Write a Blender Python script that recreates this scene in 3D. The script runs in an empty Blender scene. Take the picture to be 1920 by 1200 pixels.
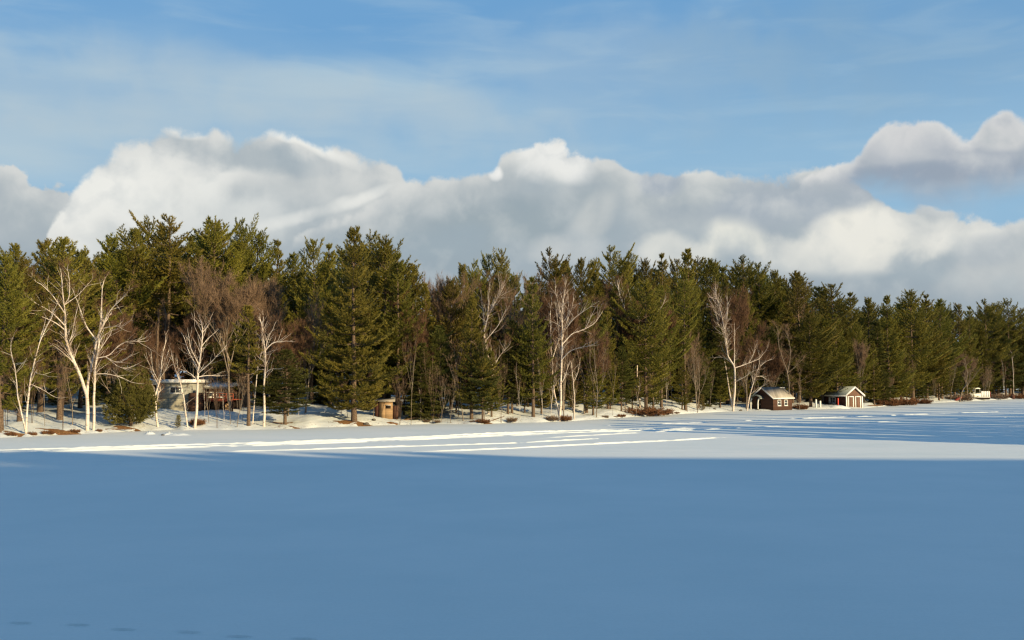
import bpy, math, random
import numpy as np
from mathutils import Vector, Matrix

scene = bpy.context.scene
COL = scene.collection
R = math.radians
# ------------------------------------------------------------------ camera
F, HC, HOR = 2059.0, 4.7, 716.0          # focal length in photo pixels (1920 wide), eye height, horizon row
PITCH = math.atan((HOR - 600.0) / F)
cd = bpy.data.cameras.new('camera'); cam = bpy.data.objects.new('camera', cd); COL.objects.link(cam)
cd.sensor_width = 36.0; cd.lens = 36.0 * F / 1920.0
cd.clip_start = 0.1; cd.clip_end = 12000
cam.location = (0, 0, HC); cam.rotation_euler = (R(90) + PITCH, 0, 0)
scene.camera = cam
# ------------------------------------------------------------------ light
SUN_EL, SUN_AZ = R(16.0), R(128.0)       # azimuth clockwise from +Y (the view direction)
SUN_DIR = Vector((math.sin(SUN_AZ) * math.cos(SUN_EL), math.cos(SUN_AZ) * math.cos(SUN_EL), math.sin(SUN_EL)))
sl = bpy.data.lights.new('sun', 'SUN'); sl.energy = 4.8; sl.angle = R(0.5); sl.color = (1.0, 0.77, 0.43)
sun = bpy.data.objects.new('sun', sl); COL.objects.link(sun)
sun.rotation_euler = SUN_DIR.to_track_quat('Z', 'Y').to_euler()
scene.view_settings.view_transform = 'Standard'; scene.view_settings.look = 'None'
scene.view_settings.gamma = 1.0; scene.view_settings.exposure = 0.62
scene.render.engine = 'CYCLES'
cy = scene.cycles
cy.use_denoising = True
try:
    cy.denoiser = 'OPENIMAGEDENOISE'; cy.denoising_prefilter = 'ACCURATE'
except Exception: pass
cy.max_bounces = 4; cy.diffuse_bounces = 2; cy.glossy_bounces = 2; cy.transmission_bounces = 3; cy.transparent_max_bounces = 8
cy.sample_clamp_indirect = 4.0
cy.filter_width = 1.3

# ------------------------------------------------------------------ node helpers
class NT:
    def __init__(self, tree): self.t = tree; self.n = tree.nodes; self.l = tree.links
    def new(self, kind, **kw):
        o = self.n.new(kind)
        for k, v in kw.items(): setattr(o, k, v)
        return o
    def put(self, sock, v):
        if v is None: return
        if hasattr(v, 'is_linked') or hasattr(v, 'links'): self.l.new(v, sock)
        else: sock.default_value = v
    def m(self, op, a, b=None, c=None, clamp=False):
        o = self.new('ShaderNodeMath', operation=op); o.use_clamp = clamp
        for s, v in zip(o.inputs, (a, b, c)): self.put(s, v)
        return o.outputs[0]
    def v(self, op, a, b=None, scale=None):
        o = self.new('ShaderNodeVectorMath', operation=op)
        self.put(o.inputs[0], a)
        if b is not None: self.put(o.inputs[1], b)
        if scale is not None: self.put(o.inputs['Scale'], scale)
        return o.outputs['Value'] if op in ('LENGTH', 'DOT_PRODUCT', 'DISTANCE') else o.outputs['Vector']
    def ss(self, x, a, b, lo=0.0, hi=1.0):
        o = self.new('ShaderNodeMapRange', interpolation_type='SMOOTHSTEP')
        self.put(o.inputs['Value'], x); self.put(o.inputs['From Min'], a); self.put(o.inputs['From Max'], b)
        self.put(o.inputs['To Min'], lo); self.put(o.inputs['To Max'], hi)
        return o.outputs[0]
    def noise(self, vec, scale, detail=4, rough=0.55, dist=0.0, lac=2.0):
        o = self.new('ShaderNodeTexNoise'); self.put(o.inputs['Vector'], vec)
        o.inputs['Scale'].default_value = scale; o.inputs['Detail'].default_value = detail
        o.inputs['Roughness'].default_value = rough; o.inputs['Distortion'].default_value = dist; o.inputs['Lacunarity'].default_value = lac
        return o.outputs['Fac']
    def mix(self, f, a, b, blend='MIX'):
        o = self.new('ShaderNodeMix', data_type='RGBA', blend_type=blend)
        self.put(o.inputs[0], f)
        self.put(o.inputs[6], a if not isinstance(a, tuple) else (*a[:3], 1)); self.put(o.inputs[7], b if not isinstance(b, tuple) else (*b[:3], 1))
        return o.outputs[2]
    def curve(self, x, pts):
        """x in 0..1 through a smooth curve of (x, y) points, all 0..1"""
        o = self.new('ShaderNodeFloatCurve'); self.put(o.inputs['Value'], x)
        c = o.mapping.curves[0]
        while len(c.points) < len(pts): c.points.new(0.5, 0.5)
        for p, q in zip(c.points, pts): p.location = q; p.handle_type = 'AUTO'
        o.mapping.update()
        return o.outputs[0]

# ------------------------------------------------------------------ sky
world = bpy.data.worlds.new('World'); scene.world = world; world.use_nodes = True
w = NT(world.node_tree)
for nd in list(w.n): w.n.remove(nd)
wo = w.new('ShaderNodeOutputWorld'); bg = w.new('ShaderNodeBackground'); w.l.new(bg.outputs[0], wo.inputs[0])
sky = w.new('ShaderNodeTexSky', sky_type='NISHITA'); sky.sun_disc = False
sky.sun_elevation = SUN_EL; sky.sun_rotation = SUN_AZ
sky.air_density = 1.0; sky.dust_density = 0.4; sky.ozone_density = 1.6; sky.altitude = 100
SKY_STRENGTH = 0.15
tc = w.new('ShaderNodeTexCoord'); D = tc.outputs['Generated']
D = w.v('NORMALIZE', D)
sx = w.new('ShaderNodeSeparateXYZ'); w.l.new(D, sx.inputs[0])
az = w.m('ARCTAN2', sx.outputs['X'], sx.outputs['Y']); el = w.m('ARCSINE', sx.outputs['Z'])
U = w.m('MULTIPLY_ADD', az, 2059.0, 960.0)       # sky direction as a number: 2059 per radian of azimuth, 960 straight ahead
V = w.m('MULTIPLY_ADD', el, -2059.0, 716.0)
def dirUV(px, py):
    """photo pixel -> (U, V) of the sky direction seen there"""
    a, b = (px - 960) / F, (600 - py) / F
    y = math.cos(PITCH) - b * math.sin(PITCH); z = math.sin(PITCH) + b * math.cos(PITCH)
    n = math.sqrt(a * a + y * y + z * z)
    return 960 + 2059 * math.atan2(a, y), 716 - 2059 * math.asin(z / n)
U0, U1, V0, V1 = -500.0, 2420.0, -300.0, 900.0
Un = w.m('DIVIDE', w.m('SUBTRACT', U, U0), U1 - U0, clamp=True)
def topcurve(pts):
    q = []
    for px, py in pts:
        u, v = dirUV(px, py) if -100 < px < 2020 else (px, py)
        q.append(((u - U0) / (U1 - U0), (v - V0) / (V1 - V0)))
    q = [(0.0, q[0][1])] + q + [(1.0, q[-1][1])]
    return w.m('MULTIPLY_ADD', w.curve(Un, q), V1 - V0, V0)
nBig = w.noise(D, 7.0, 3, 0.5); 
nPuf = w.noise(D, 22.0, 6, 0.52, 0.25)
Dl = w.v('ADD', D, (0.010, -0.004, 0.013))       # the same field a step towards the sun: the difference reads as relief
nPufL = w.noise(Dl, 22.0, 4, 0.52, 0.25)
relief = w.m('SUBTRACT', nPuf, nPufL)
def lin(x, a, b):
    o = w.new('ShaderNodeMapRange'); o.clamp = True; w.put(o.inputs['Value'], x)
    for k, v_ in zip(('From Min', 'From Max', 'To Min', 'To Max'), (a, b, -0.5, 0.5)): o.inputs[k].default_value = v_
    return o.outputs[0]
nP = lin(nPuf, 0.3, 0.7); nB = lin(nBig, 0.3, 0.7)
def billow(scale, off=None):     # rounded cauliflower heads
    q = w.v('ADD', D, w.v('SCALE', w.v('SUBTRACT', NC, (0.5, 0.5, 0.5)), scale=0.5 / scale * 1.6))
    if off: q = w.v('ADD', q, off)
    o = w.new('ShaderNodeTexVoronoi', feature='F1'); w.put(o.inputs['Vector'], q); o.inputs['Scale'].default_value = scale
    return o.outputs['Distance']
_nc = w.new('ShaderNodeTexNoise'); w.put(_nc.inputs['Vector'], D); _nc.inputs['Scale'].default_value = 30.0; _nc.inputs['Detail'].default_value = 4.0; NC = _nc.outputs['Color']
b1 = billow(26.0); b1L = billow(26.0, (0.010, -0.004, 0.013))
bump_ = w.m('SUBTRACT', b1L, b1)
nFine = w.noise(D, 70.0, 5, 0.6, 0.4)
# stretched coordinates for wisps
mapn = w.new('ShaderNodeMapping'); w.l.new(D, mapn.inputs[0]); mapn.inputs['Rotation'].default_value = (0, R(-7), 0); mapn.inputs['Scale'].default_value = (1.0, 1.0, 5.5)
nWisp = w.noise(mapn.outputs[0], 3.6, 5, 0.42, 0.4)
nWisp2 = w.noise(mapn.outputs[0], 9.0, 5, 0.5, 0.5)
WOB = w.m('ADD', nP, w.m('MULTIPLY_ADD', b1, -1.2, 0.5))
def blob(px, py, rx, ry, wob=0.35, rot=0.0):
    """soft ragged patch of sky, its centre given by where the photo shows it"""
    u, v = dirUV(px, py); c, s = math.cos(R(rot)), math.sin(R(rot))
    if rot:
        a = w.m('MULTIPLY_ADD', U, c / rx, w.m('MULTIPLY_ADD', V, s / rx, -(u * c + v * s) / rx))
        b = w.m('MULTIPLY_ADD', V, c / ry, w.m('MULTIPLY_ADD', U, -s / ry, (u * s - v * c) / ry))
    else:
        a = w.m('MULTIPLY_ADD', U, 1 / rx, -u / rx); b = w.m('MULTIPLY_ADD', V, 1 / ry, -v / ry)
    d = w.m('MULTIPLY_ADD', b, b, w.m('MULTIPLY', a, a))
    d = w.m('MULTIPLY_ADD', WOB, wob * 5, d)
    return w.ss(d, 1.5, -0.25)
C = lambda r, g, b: (r, g, b)
def s2l(c): return tuple(((x / 255) / 12.92 if x / 255 < 0.04045 else ((x / 255 + 0.055) / 1.055) ** 2.4) for x in c)
K = 0.6505 / SKY_STRENGTH                        # display value 1 in units of the unscaled sky at this exposure
def cl(r, g, b): 
    return tuple(x * K for x in s2l((r, g, b)))
# clear sky: the Nishita sky, lifted towards the pale winter blue of a humid day
lift = w.ss(V, -1500.0, 300.0, 0.55, 0.95)
col = w.mix(lift, sky.outputs[0], cl(106, 158, 204))
hz = w.ss(V, 250.0, 720.0); col = w.mix(w.m('MULTIPLY', hz, 0.5), col, cl(158, 196, 220))
col = w.mix(w.ss(V, 60.0, 330.0, 0.0, 0.7), col, cl(156, 192, 216))
# high thin veil
veil = w.m('MULTIPLY', w.ss(nWisp, 0.34, 0.72), w.ss(V, 20.0, 190.0))
veil = w.m('MULTIPLY', veil, w.ss(U, 1300.0, 700.0, 0.12, 1.0))
veil = w.m('ADD', w.m('MULTIPLY', veil, 0.6), w.m('MULTIPLY', w.m('MULTIPLY', w.ss(nWisp2, 0.42, 0.72), w.ss(V, -400.0, 150.0)), 0.28), clamp=True)
col = w.mix(veil, col, cl(178, 202, 216))
for (x, y, rx, ry, k, rot) in ((100, 165, 420, 75, .55, 3), (560, 180, 460, 62, .5, 8), (420, 240, 520, 50, .45, 4), (850, 225, 300, 60, .35, 12), (1180, 140, 330, 120, .28, 0), (1750, 60, 420, 130, .35, 0), (1450, 150, 300, 120, .2, 0), (60, 270, 200, 60, .5, 0)):
    col = w.mix(w.m('MULTIPLY', w.m('MULTIPLY', blob(x, y, rx, ry, .12, rot), w.ss(nWisp, 0.25, 0.65, 0.55, 1.0)), k), col, cl(180, 198, 209) if x < 1400 else cl(140, 172, 196))
def cc(r, g, b):      # cloud greys sit a little under the first estimate
    k = 14 * min(1, max(0, (232 - g) / 26)); return cl(r - k * 1.05, g - k * 1.05, b - k * .95)
WHT, LGT, GRY, DRK = cc(240, 240, 234), cc(216, 219, 217), cc(188, 198, 202), cc(166, 181, 191)
def paint(col, lst):
    for (x, y, rx, ry, c, k, rot) in lst:
        col = w.mix(w.m('MULTIPLY', blob(x, y, rx, ry, .26, rot), k), col, c)
    return col
def cumulus(col, tops, rag, soft, lit, grey, deep, gdepth, relief_k=1.0, bottom=None, op=1.0, paint_=()):
    """one bank: ragged top outline, sunlit crowns, greyer below"""
    top = topcurve(tops)
    d = w.m('SUBTRACT', V, top)
    d = w.m('ADD', d, w.m('MULTIPLY', nP, rag * 1.0))
    d = w.m('ADD', d, w.m('MULTIPLY_ADD', b1, -rag * 1.1, rag * 0.5))
    d = w.m('ADD', d, w.m('MULTIPLY_ADD', nFine, rag * 0.9, -rag * 0.45))
    a = w.ss(d, 0.0, soft)
    if bottom is not None:
        db = w.m('ADD', w.m('SUBTRACT', topcurve(bottom), V), w.m('MULTIPLY_ADD', nPuf, 90, -45))
        a = w.m('MULTIPLY', a, w.ss(db, -40.0, 40.0))
    if op < 1: a = w.m('MULTIPLY', a, op)
    g = w.m('ADD', d, w.m('MULTIPLY', nB, gdepth * 1.3))
    c = w.mix(w.ss(g, 0.0, gdepth), lit, grey)
    c = w.mix(w.ss(g, gdepth, gdepth * 3.0), c, deep)
    c = paint(c, paint_)
    r = w.m('MULTIPLY', w.m('ADD', w.m('MULTIPLY', relief, 0.8), w.m('MULTIPLY', bump_, 0.26)), w.ss(d, 20.0, 120.0, relief_k, relief_k * 0.5))
    c = w.mix(w.m('MULTIPLY', w.m('MAXIMUM', r, 0.0), 1.5, clamp=True), c, cc(240, 239, 232))
    c = w.mix(w.m('MULTIPLY', w.m('MAXIMUM', w.m('MULTIPLY', r, -1.0), 0.0), 2.0, clamp=True), c, cc(160, 176, 187))
    return w.mix(a, col, c)
# the bank at the far left
col = cumulus(col, [(-420, 330), (-90, 300), (0, 308), (60, 330), (110, 338), (138, 350), (146, 400), (190, 620), (700, 700), (2300, 700)], 34, 9, LGT, GRY, DRK, 60)
# the great left bank
col = cumulus(col, [(-420, 700), (20, 640), (78, 470), (92, 420), (135, 345), (175, 300), (235, 262), (300, 245), (335, 240), (400, 254), (470, 250), (520, 243), (600, 262), (670, 285), (735, 305), (762, 340), (800, 430), (880, 640), (2300, 700)], 30, 20, LGT, LGT, GRY, 60, paint_=[(640, 350, 150, 60, cc(200, 207, 208), .7, 8), (60, 470, 90, 60, WHT, .4, 0), (220, 400, 150, 75, WHT, .75, -12), (300, 330, 170, 60, WHT, .5, -5), (470, 290, 150, 30, cc(190, 200, 204), .95, 5), (560, 300, 55, 22, cc(184, 196, 202), .6, 20), (340, 246, 60, 12, WHT, .9, 8),
                  (540, 255, 90, 11, WHT, .95, 12), (620, 288, 70, 13, WHT, .9, 22), (420, 400, 170, 50, cc(228, 230, 226), .7, 0), (660, 330, 80, 34, LGT, .7, 10), (600, 395, 120, 14, WHT, .6, -18), (700, 365, 60, 12, WHT, .7, -25)])
# the centre bank reaching to the right
col = cumulus(col, [(-420, 720), (420, 640), (520, 480), (600, 420), (690, 382), (740, 350), (790, 330), (850, 322), (910, 318), (945, 292), (985, 264), (1030, 256), (1075, 262), (1110, 280), (1150, 286), (1180, 312), (1260, 320), (1360, 326), (1450, 322), (1540, 308), (1600, 318), (1660, 355), (1710, 388), (1800, 402), (1920, 400), (2100, 380), (2400, 380)], 28, 14, LGT, cc(196, 204, 206), cc(178, 191, 198), 45, paint_=[(1000, 390, 260, 45, cc(186, 196, 200), .8, 0), (1500, 400, 260, 40, cc(184, 194, 201), .7, 2), (1450, 560, 500, 40, cc(176, 188, 195), .75, 3), (1030, 300, 75, 42, cc(240, 240, 236), .85, 0), (930, 325, 14, 14, cc(250, 249, 244), .9, 0), (1140, 300, 30, 18, LGT, .6, 0), (880, 440, 230, 60, cc(170, 184, 190), .9, -6), (760, 470, 180, 42, cc(172, 187, 195), .9, -8), (650, 460, 120, 30, cc(180, 192, 198), .7, 0),
                  (1240, 345, 60, 26, cc(176, 188, 200), .8, 0), (1110, 415, 80, 30, cc(214, 217, 214), .5, -45), (1360, 450, 62, 40, cc(243, 241, 228), .8, 0), (1260, 465, 80, 32, cc(234, 233, 224), .7, 0), (1060, 470, 80, 30, cc(216, 219, 217), .6, 0), (1480, 380, 160, 45, cc(182, 193, 202), .7, 4),
                  (1660, 445, 150, 45, cc(238, 236, 226), .95, 0), (1580, 480, 130, 40, cc(232, 231, 223), .7, 0), (1760, 440, 90, 35, cc(230, 230, 224), .6, 10), (1640, 545, 240, 28, cc(172, 185, 193), .8, 3), (1880, 520, 110, 40, cc(205, 210, 210), .8, 0), (1850, 470, 60, 26, cc(196, 204, 208), .7, 0), (600, 500, 260, 30, cc(170, 184, 192), .7, 0)])
# the upper right bank with its flat dark base
col = cumulus(col, [(-420, 900), (1400, 700), (1480, 340), (1560, 308), (1600, 285), (1618, 262), (1650, 232), (1700, 220), (1750, 225), (1790, 243), (1815, 252), (1838, 228), (1875, 214), (1920, 222), (2050, 215), (2400, 250)], 26, 14, cc(226, 226, 224), cc(192, 199, 206), cc(172, 184, 197), 42, paint_=[(1700, 260, 70, 38, cc(218, 219, 219), .9, 0), (1880, 250, 45, 26, cc(224, 224, 222), .9, 0), (1750, 325, 150, 20, cc(164, 177, 192), .85, 0)],
              bottom=[(-420, 100), (1400, 330), (1500, 352), (1600, 352), (1720, 362), (1920, 350), (2400, 350)])
world.cycles.sampling_method = 'NONE'      # the sky is even in brightness; the sun is a lamp of its own
w.l.new(col, bg.inputs['Color']); bg.inputs['Strength'].default_value = SKY_STRENGTH

# ------------------------------------------------------------------ materials
def mat(name, color, rough=0.8, spec=0.2, noise=None, bump=None, metal=0.0):
    """noise = (scale, amount) varies the colour, bump = (scale, strength)"""
    m = bpy.data.materials.new(name); m.use_nodes = True
    t = NT(m.node_tree); p = t.n['Principled BSDF']
    p.inputs['Roughness'].default_value = rough; p.inputs['Specular IOR Level'].default_value = spec; p.inputs['Metallic'].default_value = metal
    p.inputs['Base Color'].default_value = (*color, 1)
    co = t.new('ShaderNodeTexCoord').outputs['Object']
    if noise:
        f = t.noise(co, noise[0], 4, 0.6)
        a = tuple(min(1, c * (1 + noise[1])) for c in color); b = tuple(c * (1 - noise[1]) for c in color)
        t.l.new(t.mix(t.ss(f, 0.3, 0.7), b, a), p.inputs['Base Color'])
    if bump:
        bn = t.new('ShaderNodeBump'); bn.inputs['Strength'].default_value = bump[1]; bn.inputs['Distance'].default_value = 0.05
        t.l.new(t.noise(co, bump[0], 4, 0.6), bn.inputs['Height']); t.l.new(bn.outputs[0], p.inputs['Normal'])
    return m
def foliage_mat(name, a, b, trans=0.12, scale=0.55):
    m = bpy.data.materials.new(name); m.use_nodes = True
    t = NT(m.node_tree); p = t.n['Principled BSDF']; out = t.n['Material Output']
    co = t.new('ShaderNodeTexCoord').outputs['Object']; oi = t.new('ShaderNodeObjectInfo').outputs['Random']
    f = t.ss(t.noise(co, scale, 3, 0.6), 0.32, 0.68)
    c = t.mix(f, a, b)
    f2 = t.ss(t.noise(co, 6.0, 2, 0.6), 0.3, 0.7)
    c = t.mix(t.m('MULTIPLY', f2, 0.35), c, tuple(x * 1.5 for x in b))
    hs = t.new('ShaderNodeHueSaturation'); t.l.new(c, hs.inputs['Color'])
    t.l.new(t.m('MULTIPLY_ADD', oi, 0.04, 0.478), hs.inputs['Hue']); t.l.new(t.m('MULTIPLY_ADD', t.m('FRACT', t.m('MULTIPLY', oi, 7.3)), 0.6, 0.80), hs.inputs['Value'])
    t.l.new(hs.outputs[0], p.inputs['Base Color']); p.inputs['Roughness'].default_value = 0.6; p.inputs['Specular IOR Level'].default_value = 0.25
    tr = t.new('ShaderNodeBsdfTranslucent'); t.l.new(hs.outputs[0], tr.inputs['Color'])
    ms = t.new('ShaderNodeMixShader'); ms.inputs[0].default_value = trans
    t.l.new(p.outputs[0], ms.inputs[1]); t.l.new(tr.outputs[0], ms.inputs[2]); t.l.new(ms.outputs[0], out.inputs[0])
    return m
M = {}
M['pine'] = foliage_mat('pine_needles', (0.080, 0.082, 0.012), (0.142, 0.126, 0.019))
M['spruce'] = foliage_mat('hemlock_needles', (0.046, 0.057, 0.011), (0.082, 0.084, 0.016))
M['cedar'] = foliage_mat('cedar_foliage', (0.085, 0.076, 0.016), (0.130, 0.108, 0.026), scale=1.4)
M['bark'] = mat('pine_bark', (0.120, 0.086, 0.062), 0.95, 0.1, (9, .45), (14, .6))
M['grey_bark'] = mat('grey_bark', (0.20, 0.165, 0.13), 0.95, 0.1, (7, .4), (14, .5))
M['twig'] = mat('red_brown_twigs', (0.115, 0.066, 0.040), 0.9, 0.1, (0.6, .3))
M['grey_twig'] = mat('grey_brown_twigs', (0.180, 0.122, 0.080), 0.9, 0.1, (0.6, .3))
M['dry'] = mat('dry_brush', (0.150, 0.072, 0.034), 0.9, 0.1, (2.0, .35))
M['litter'] = mat('fallen_needles', (0.20, 0.105, 0.045), 0.95, 0.1, (5, .4), (20, .8))
def birch_mat():
    m = bpy.data.materials.new('birch_bark'); m.use_nodes = True
    t = NT(m.node_tree); p = t.n['Principled BSDF']
    co = t.new('ShaderNodeTexCoord').outputs['Object']
    mp = t.new('ShaderNodeMapping'); t.l.new(co, mp.inputs[0]); mp.inputs['Scale'].default_value = (1.5, 1.5, 6)
    f = t.ss(t.noise(mp.outputs[0], 1.8, 4, 0.7), 0.54, 0.64)
    g = t.ss(t.noise(co, 0.8, 2), 0.3, 0.7)
    c = t.mix(g, (0.66, 0.60, 0.53), (0.52, 0.43, 0.36))
    c = t.mix(t.m('MULTIPLY', f, 0.85), c, (0.10, 0.07, 0.06))
    t.l.new(c, p.inputs['Base Color']); p.inputs['Roughness'].default_value = 0.8
    return m
M['birch'] = birch_mat()
def snow_mat(name, lake):
    m = bpy.data.materials.new(name); m.use_nodes = True
    t = NT(m.node_tree); p = t.n['Principled BSDF']
    co = t.new('ShaderNodeTexCoord').outputs['Object']
    p.inputs['Roughness'].default_value = 0.65; p.inputs['Specular IOR Level'].default_value = 0.2
    c = t.mix(t.ss(t.noise(co, 0.12 if lake else 0.5, 5, 0.6), 0.3, 0.7), (0.64, 0.695, 0.69), (0.70, 0.735, 0.725))
    if not lake:   # bits of bark, needles and earth showing through the thin snow on the bank
        d = t.m('MULTIPLY', t.ss(t.noise(co, 3.5, 5, 0.7), 0.54, 0.64), t.ss(t.noise(co, 0.22, 3, 0.6), 0.42, 0.58))
        c = t.mix(t.m('MULTIPLY', d, 0.75), c, (0.20, 0.13, 0.08))
    c = t.mix(t.ss(t.noise(co, 11.0, 4, 0.75), 0.35, 0.65), t.v('SCALE', c, scale=0.965), c)
    t.l.new(c, p.inputs['Base Color'])
    mp = t.new('ShaderNodeMapping'); t.l.new(co, mp.inputs[0]); mp.inputs['Rotation'].default_value = (0, 0, R(32)); mp.inputs['Scale'].default_value = (0.25, 1.0, 1.0)
    h = t.m('ADD', t.m('MULTIPLY', t.noise(mp.outputs[0], 0.35, 5, 0.62), 0.20 if lake else .3), t.m('MULTIPLY', t.noise(co, 6.0, 4, 0.6), 0.006 if lake else .03))
    bn = t.new('ShaderNodeBump'); bn.inputs['Strength'].default_value = 0.55; bn.inputs['Distance'].default_value = 1.0
    t.l.new(h, bn.inputs['Height']); t.l.new(bn.outputs[0], p.inputs['Normal'])
    return m
M['lake'] = snow_mat('lake_snow', True); M['snow'] = snow_mat('bank_snow', False)
M['roofsnow'] = mat('roof_snow', (0.84, 0.86, 0.88), 0.7, 0.2, (1.5, .03), (3, .5))
def boards(name, color, pitch=0.2, vertical=False, rough=0.85, var=0.25):
    """painted or bare boards: a dark joint every pitch metres and a little tone change from board to board"""
    m = bpy.data.materials.new(name); m.use_nodes = True
    t = NT(m.node_tree); p = t.n['Principled BSDF']; p.inputs['Roughness'].default_value = rough; p.inputs['Specular IOR Level'].default_value = 0.2
    co = t.new('ShaderNodeTexCoord').outputs['Object']; s = t.new('ShaderNodeSeparateXYZ'); t.l.new(co, s.inputs[0])
    x = t.m('DIVIDE', t.m('ADD', s.outputs[0], s.outputs[1]) if vertical else s.outputs[2], pitch)
    fr = t.m('FRACT', x); fl = t.m('FLOOR', x)
    wn = t.new('ShaderNodeTexWhiteNoise', noise_dimensions='1D'); t.l.new(fl, wn.inputs['W'])
    k = t.m('MULTIPLY_ADD', wn.outputs[0], var, 1 - var / 2)
    g = t.m('MULTIPLY_ADD', t.noise(co, 3.0, 4, .6), .5, .75)
    k = t.m('MULTIPLY', k, g); k = t.m('MULTIPLY', k, t.ss(fr, 0.0, 0.10, 0.55, 1.0))
    t.l.new(t.v('SCALE', (*color,), scale=k), p.inputs['Base Color'])
    return m
M['siding'] = boards('grey_siding', (0.27, 0.275, 0.25), 0.22)
M['block'] = mat('block_wall', (0.29, 0.275, 0.215), 0.9, .1, (2, .2), (8, .3))
M['brown'] = boards('brown_siding', (0.070, 0.036, 0.024), 0.2)
M['redbrown'] = boards('red_brown_siding', (0.070, 0.030, 0.022), 0.2)
M['canoe'] = mat('faded_red_hull', (0.22, 0.045, 0.035), 0.6, .3, (4, .25))
M['door'] = boards('brown_door', (0.15, 0.085, 0.06), 0.25, True)
M['white'] = mat('white_trim', (0.72, 0.72, 0.69), 0.6, .3, (3, .06))
M['glass'] = mat('window_glass', (0.05, 0.06, 0.07), 0.12, .5)
M['roof_green'] = mat('grey_roof', (0.22, 0.25, 0.23), 0.8, .2, (4, .15))
M['shingle'] = boards('weathered_roof', (0.34, 0.31, 0.26), 0.7, True, var=.4)
M['tan'] = boards('tan_boards', (0.28, 0.185, 0.10), 0.25)
M['redwood'] = mat('red_deck_boards', (0.26, 0.055, 0.025), 0.7, .2, (4, .25))
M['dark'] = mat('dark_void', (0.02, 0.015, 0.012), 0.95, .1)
M['red'] = mat('red_paint', (0.55, 0.05, 0.03), 0.5, .4, (4, .1))
M['cream'] = mat('cream_panel', (0.72, 0.70, 0.60), 0.6, .3, (3, .06))
M['rock'] = mat('rock', (0.10, 0.09, 0.08), 0.9, .2, (5, .4), (8, .6))
M['log'] = mat('log', (0.15, 0.095, 0.06), 0.9, .1, (9, .4), (12, .6))

# ------------------------------------------------------------------ mesh helpers
def mesh_from(name, V_, faces, material, smooth=False):
    """V_: (n,3) array, faces: list of (m,k) arrays or lists of index tuples"""
    me = bpy.data.meshes.new(name)
    V_ = np.asarray(V_, dtype=np.float32)
    loops = []; starts = []; tot = []; n = 0
    for f in faces:
        f = np.asarray(f, dtype=np.int32)
        if f.size == 0: continue
        k = f.shape[1]; loops.append(f.ravel()); starts.append(n + np.arange(len(f), dtype=np.int32) * k); tot.append(np.full(len(f), k, dtype=np.int32)); n += f.size
    loops = np.concatenate(loops); starts = np.concatenate(starts)
    me.vertices.add(len(V_)); me.vertices.foreach_set('co', V_.ravel())
    me.loops.add(len(loops)); me.loops.foreach_set('vertex_index', loops)
    me.polygons.add(len(starts)); me.polygons.foreach_set('loop_start', starts)
    if smooth: me.polygons.foreach_set('use_smooth', np.ones(len(starts), dtype=bool))
    me.update(calc_edges=True); me.validate()
    me.materials.append(material)
    return me
def link(name, data, parent=None, loc=None):
    o = bpy.data.objects.new(name, data); COL.objects.link(o)
    if parent is not None: o.parent = parent
    if loc is not None: o.location = loc
    return o
def tag(o, label=None, cat=None, group=None, kind=None):
    if label: o['label'] = label
    if cat: o['category'] = cat
    if group: o['group'] = group
    if kind: o['kind'] = kind
    return o
class MB:
    """collects boxes, prisms and tubes into one mesh"""
    def __init__(self): self.V = []; self.q = []; self.t = []; self.n = 0
    def add(self, vs, quads=(), tris=()):
        b = self.n; self.V.append(np.asarray(vs, dtype=np.float64)); self.n += len(vs)
        if len(quads): self.q.append(np.asarray(quads) + b)
        if len(tris): self.t.append(np.asarray(tris) + b)
    def box(self, x0, y0, z0, x1, y1, z1):
        self.hexa([(x0, y0, z0), (x1, y0, z0), (x1, y1, z0), (x0, y1, z0), (x0, y0, z1), (x1, y0, z1), (x1, y1, z1), (x0, y1, z1)])
        return self
    def hexa(self, v):
        self.add(v, [(0, 3, 2, 1), (4, 5, 6, 7), (0, 1, 5, 4), (1, 2, 6, 5), (2, 3, 7, 6), (3, 0, 4, 7)]); return self
    def tube(self, P, r, n=6, cap=True):
        P = np.asarray(P, dtype=np.float64); r = np.asarray(r, dtype=np.float64) * np.ones(len(P))
        T = np.gradient(P, axis=0); T /= np.linalg.norm(T, axis=1, keepdims=True) + 1e-9
        ref = np.array([0.0, 0.0, 1.0]) if abs(T[:, 2]).mean() < 0.8 else np.array([1.0, 0.0, 0.0])
        A = np.cross(T, ref); A /= np.linalg.norm(A, axis=1, keepdims=True) + 1e-9
        B = np.cross(T, A)
        th = np.arange(n) * 2 * math.pi / n
        ring = P[:, None] + r[:, None, None] * (A[:, None] * np.cos(th)[None, :, None] + B[:, None] * np.sin(th)[None, :, None])
        m = len(P); i, j = np.meshgrid(np.arange(m - 1), np.arange(n), indexing='ij'); j2 = (j + 1) % n
        q = np.stack([i * n + j, i * n + j2, (i + 1) * n + j2, (i + 1) * n + j], -1).reshape(-1, 4)
        self.add(ring.reshape(-1, 3), q); return self
    def mesh(self, name, material, smooth=False):
        return mesh_from(name, np.concatenate(self.V), [np.concatenate(self.q) if self.q else np.zeros((0, 4)), np.concatenate(self.t) if self.t else np.zeros((0, 3))], material, smooth)
    def build(self, name, material, parent=None, smooth=False, loc=None):
        return link(name, self.mesh(name, material, smooth), parent, loc)
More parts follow.
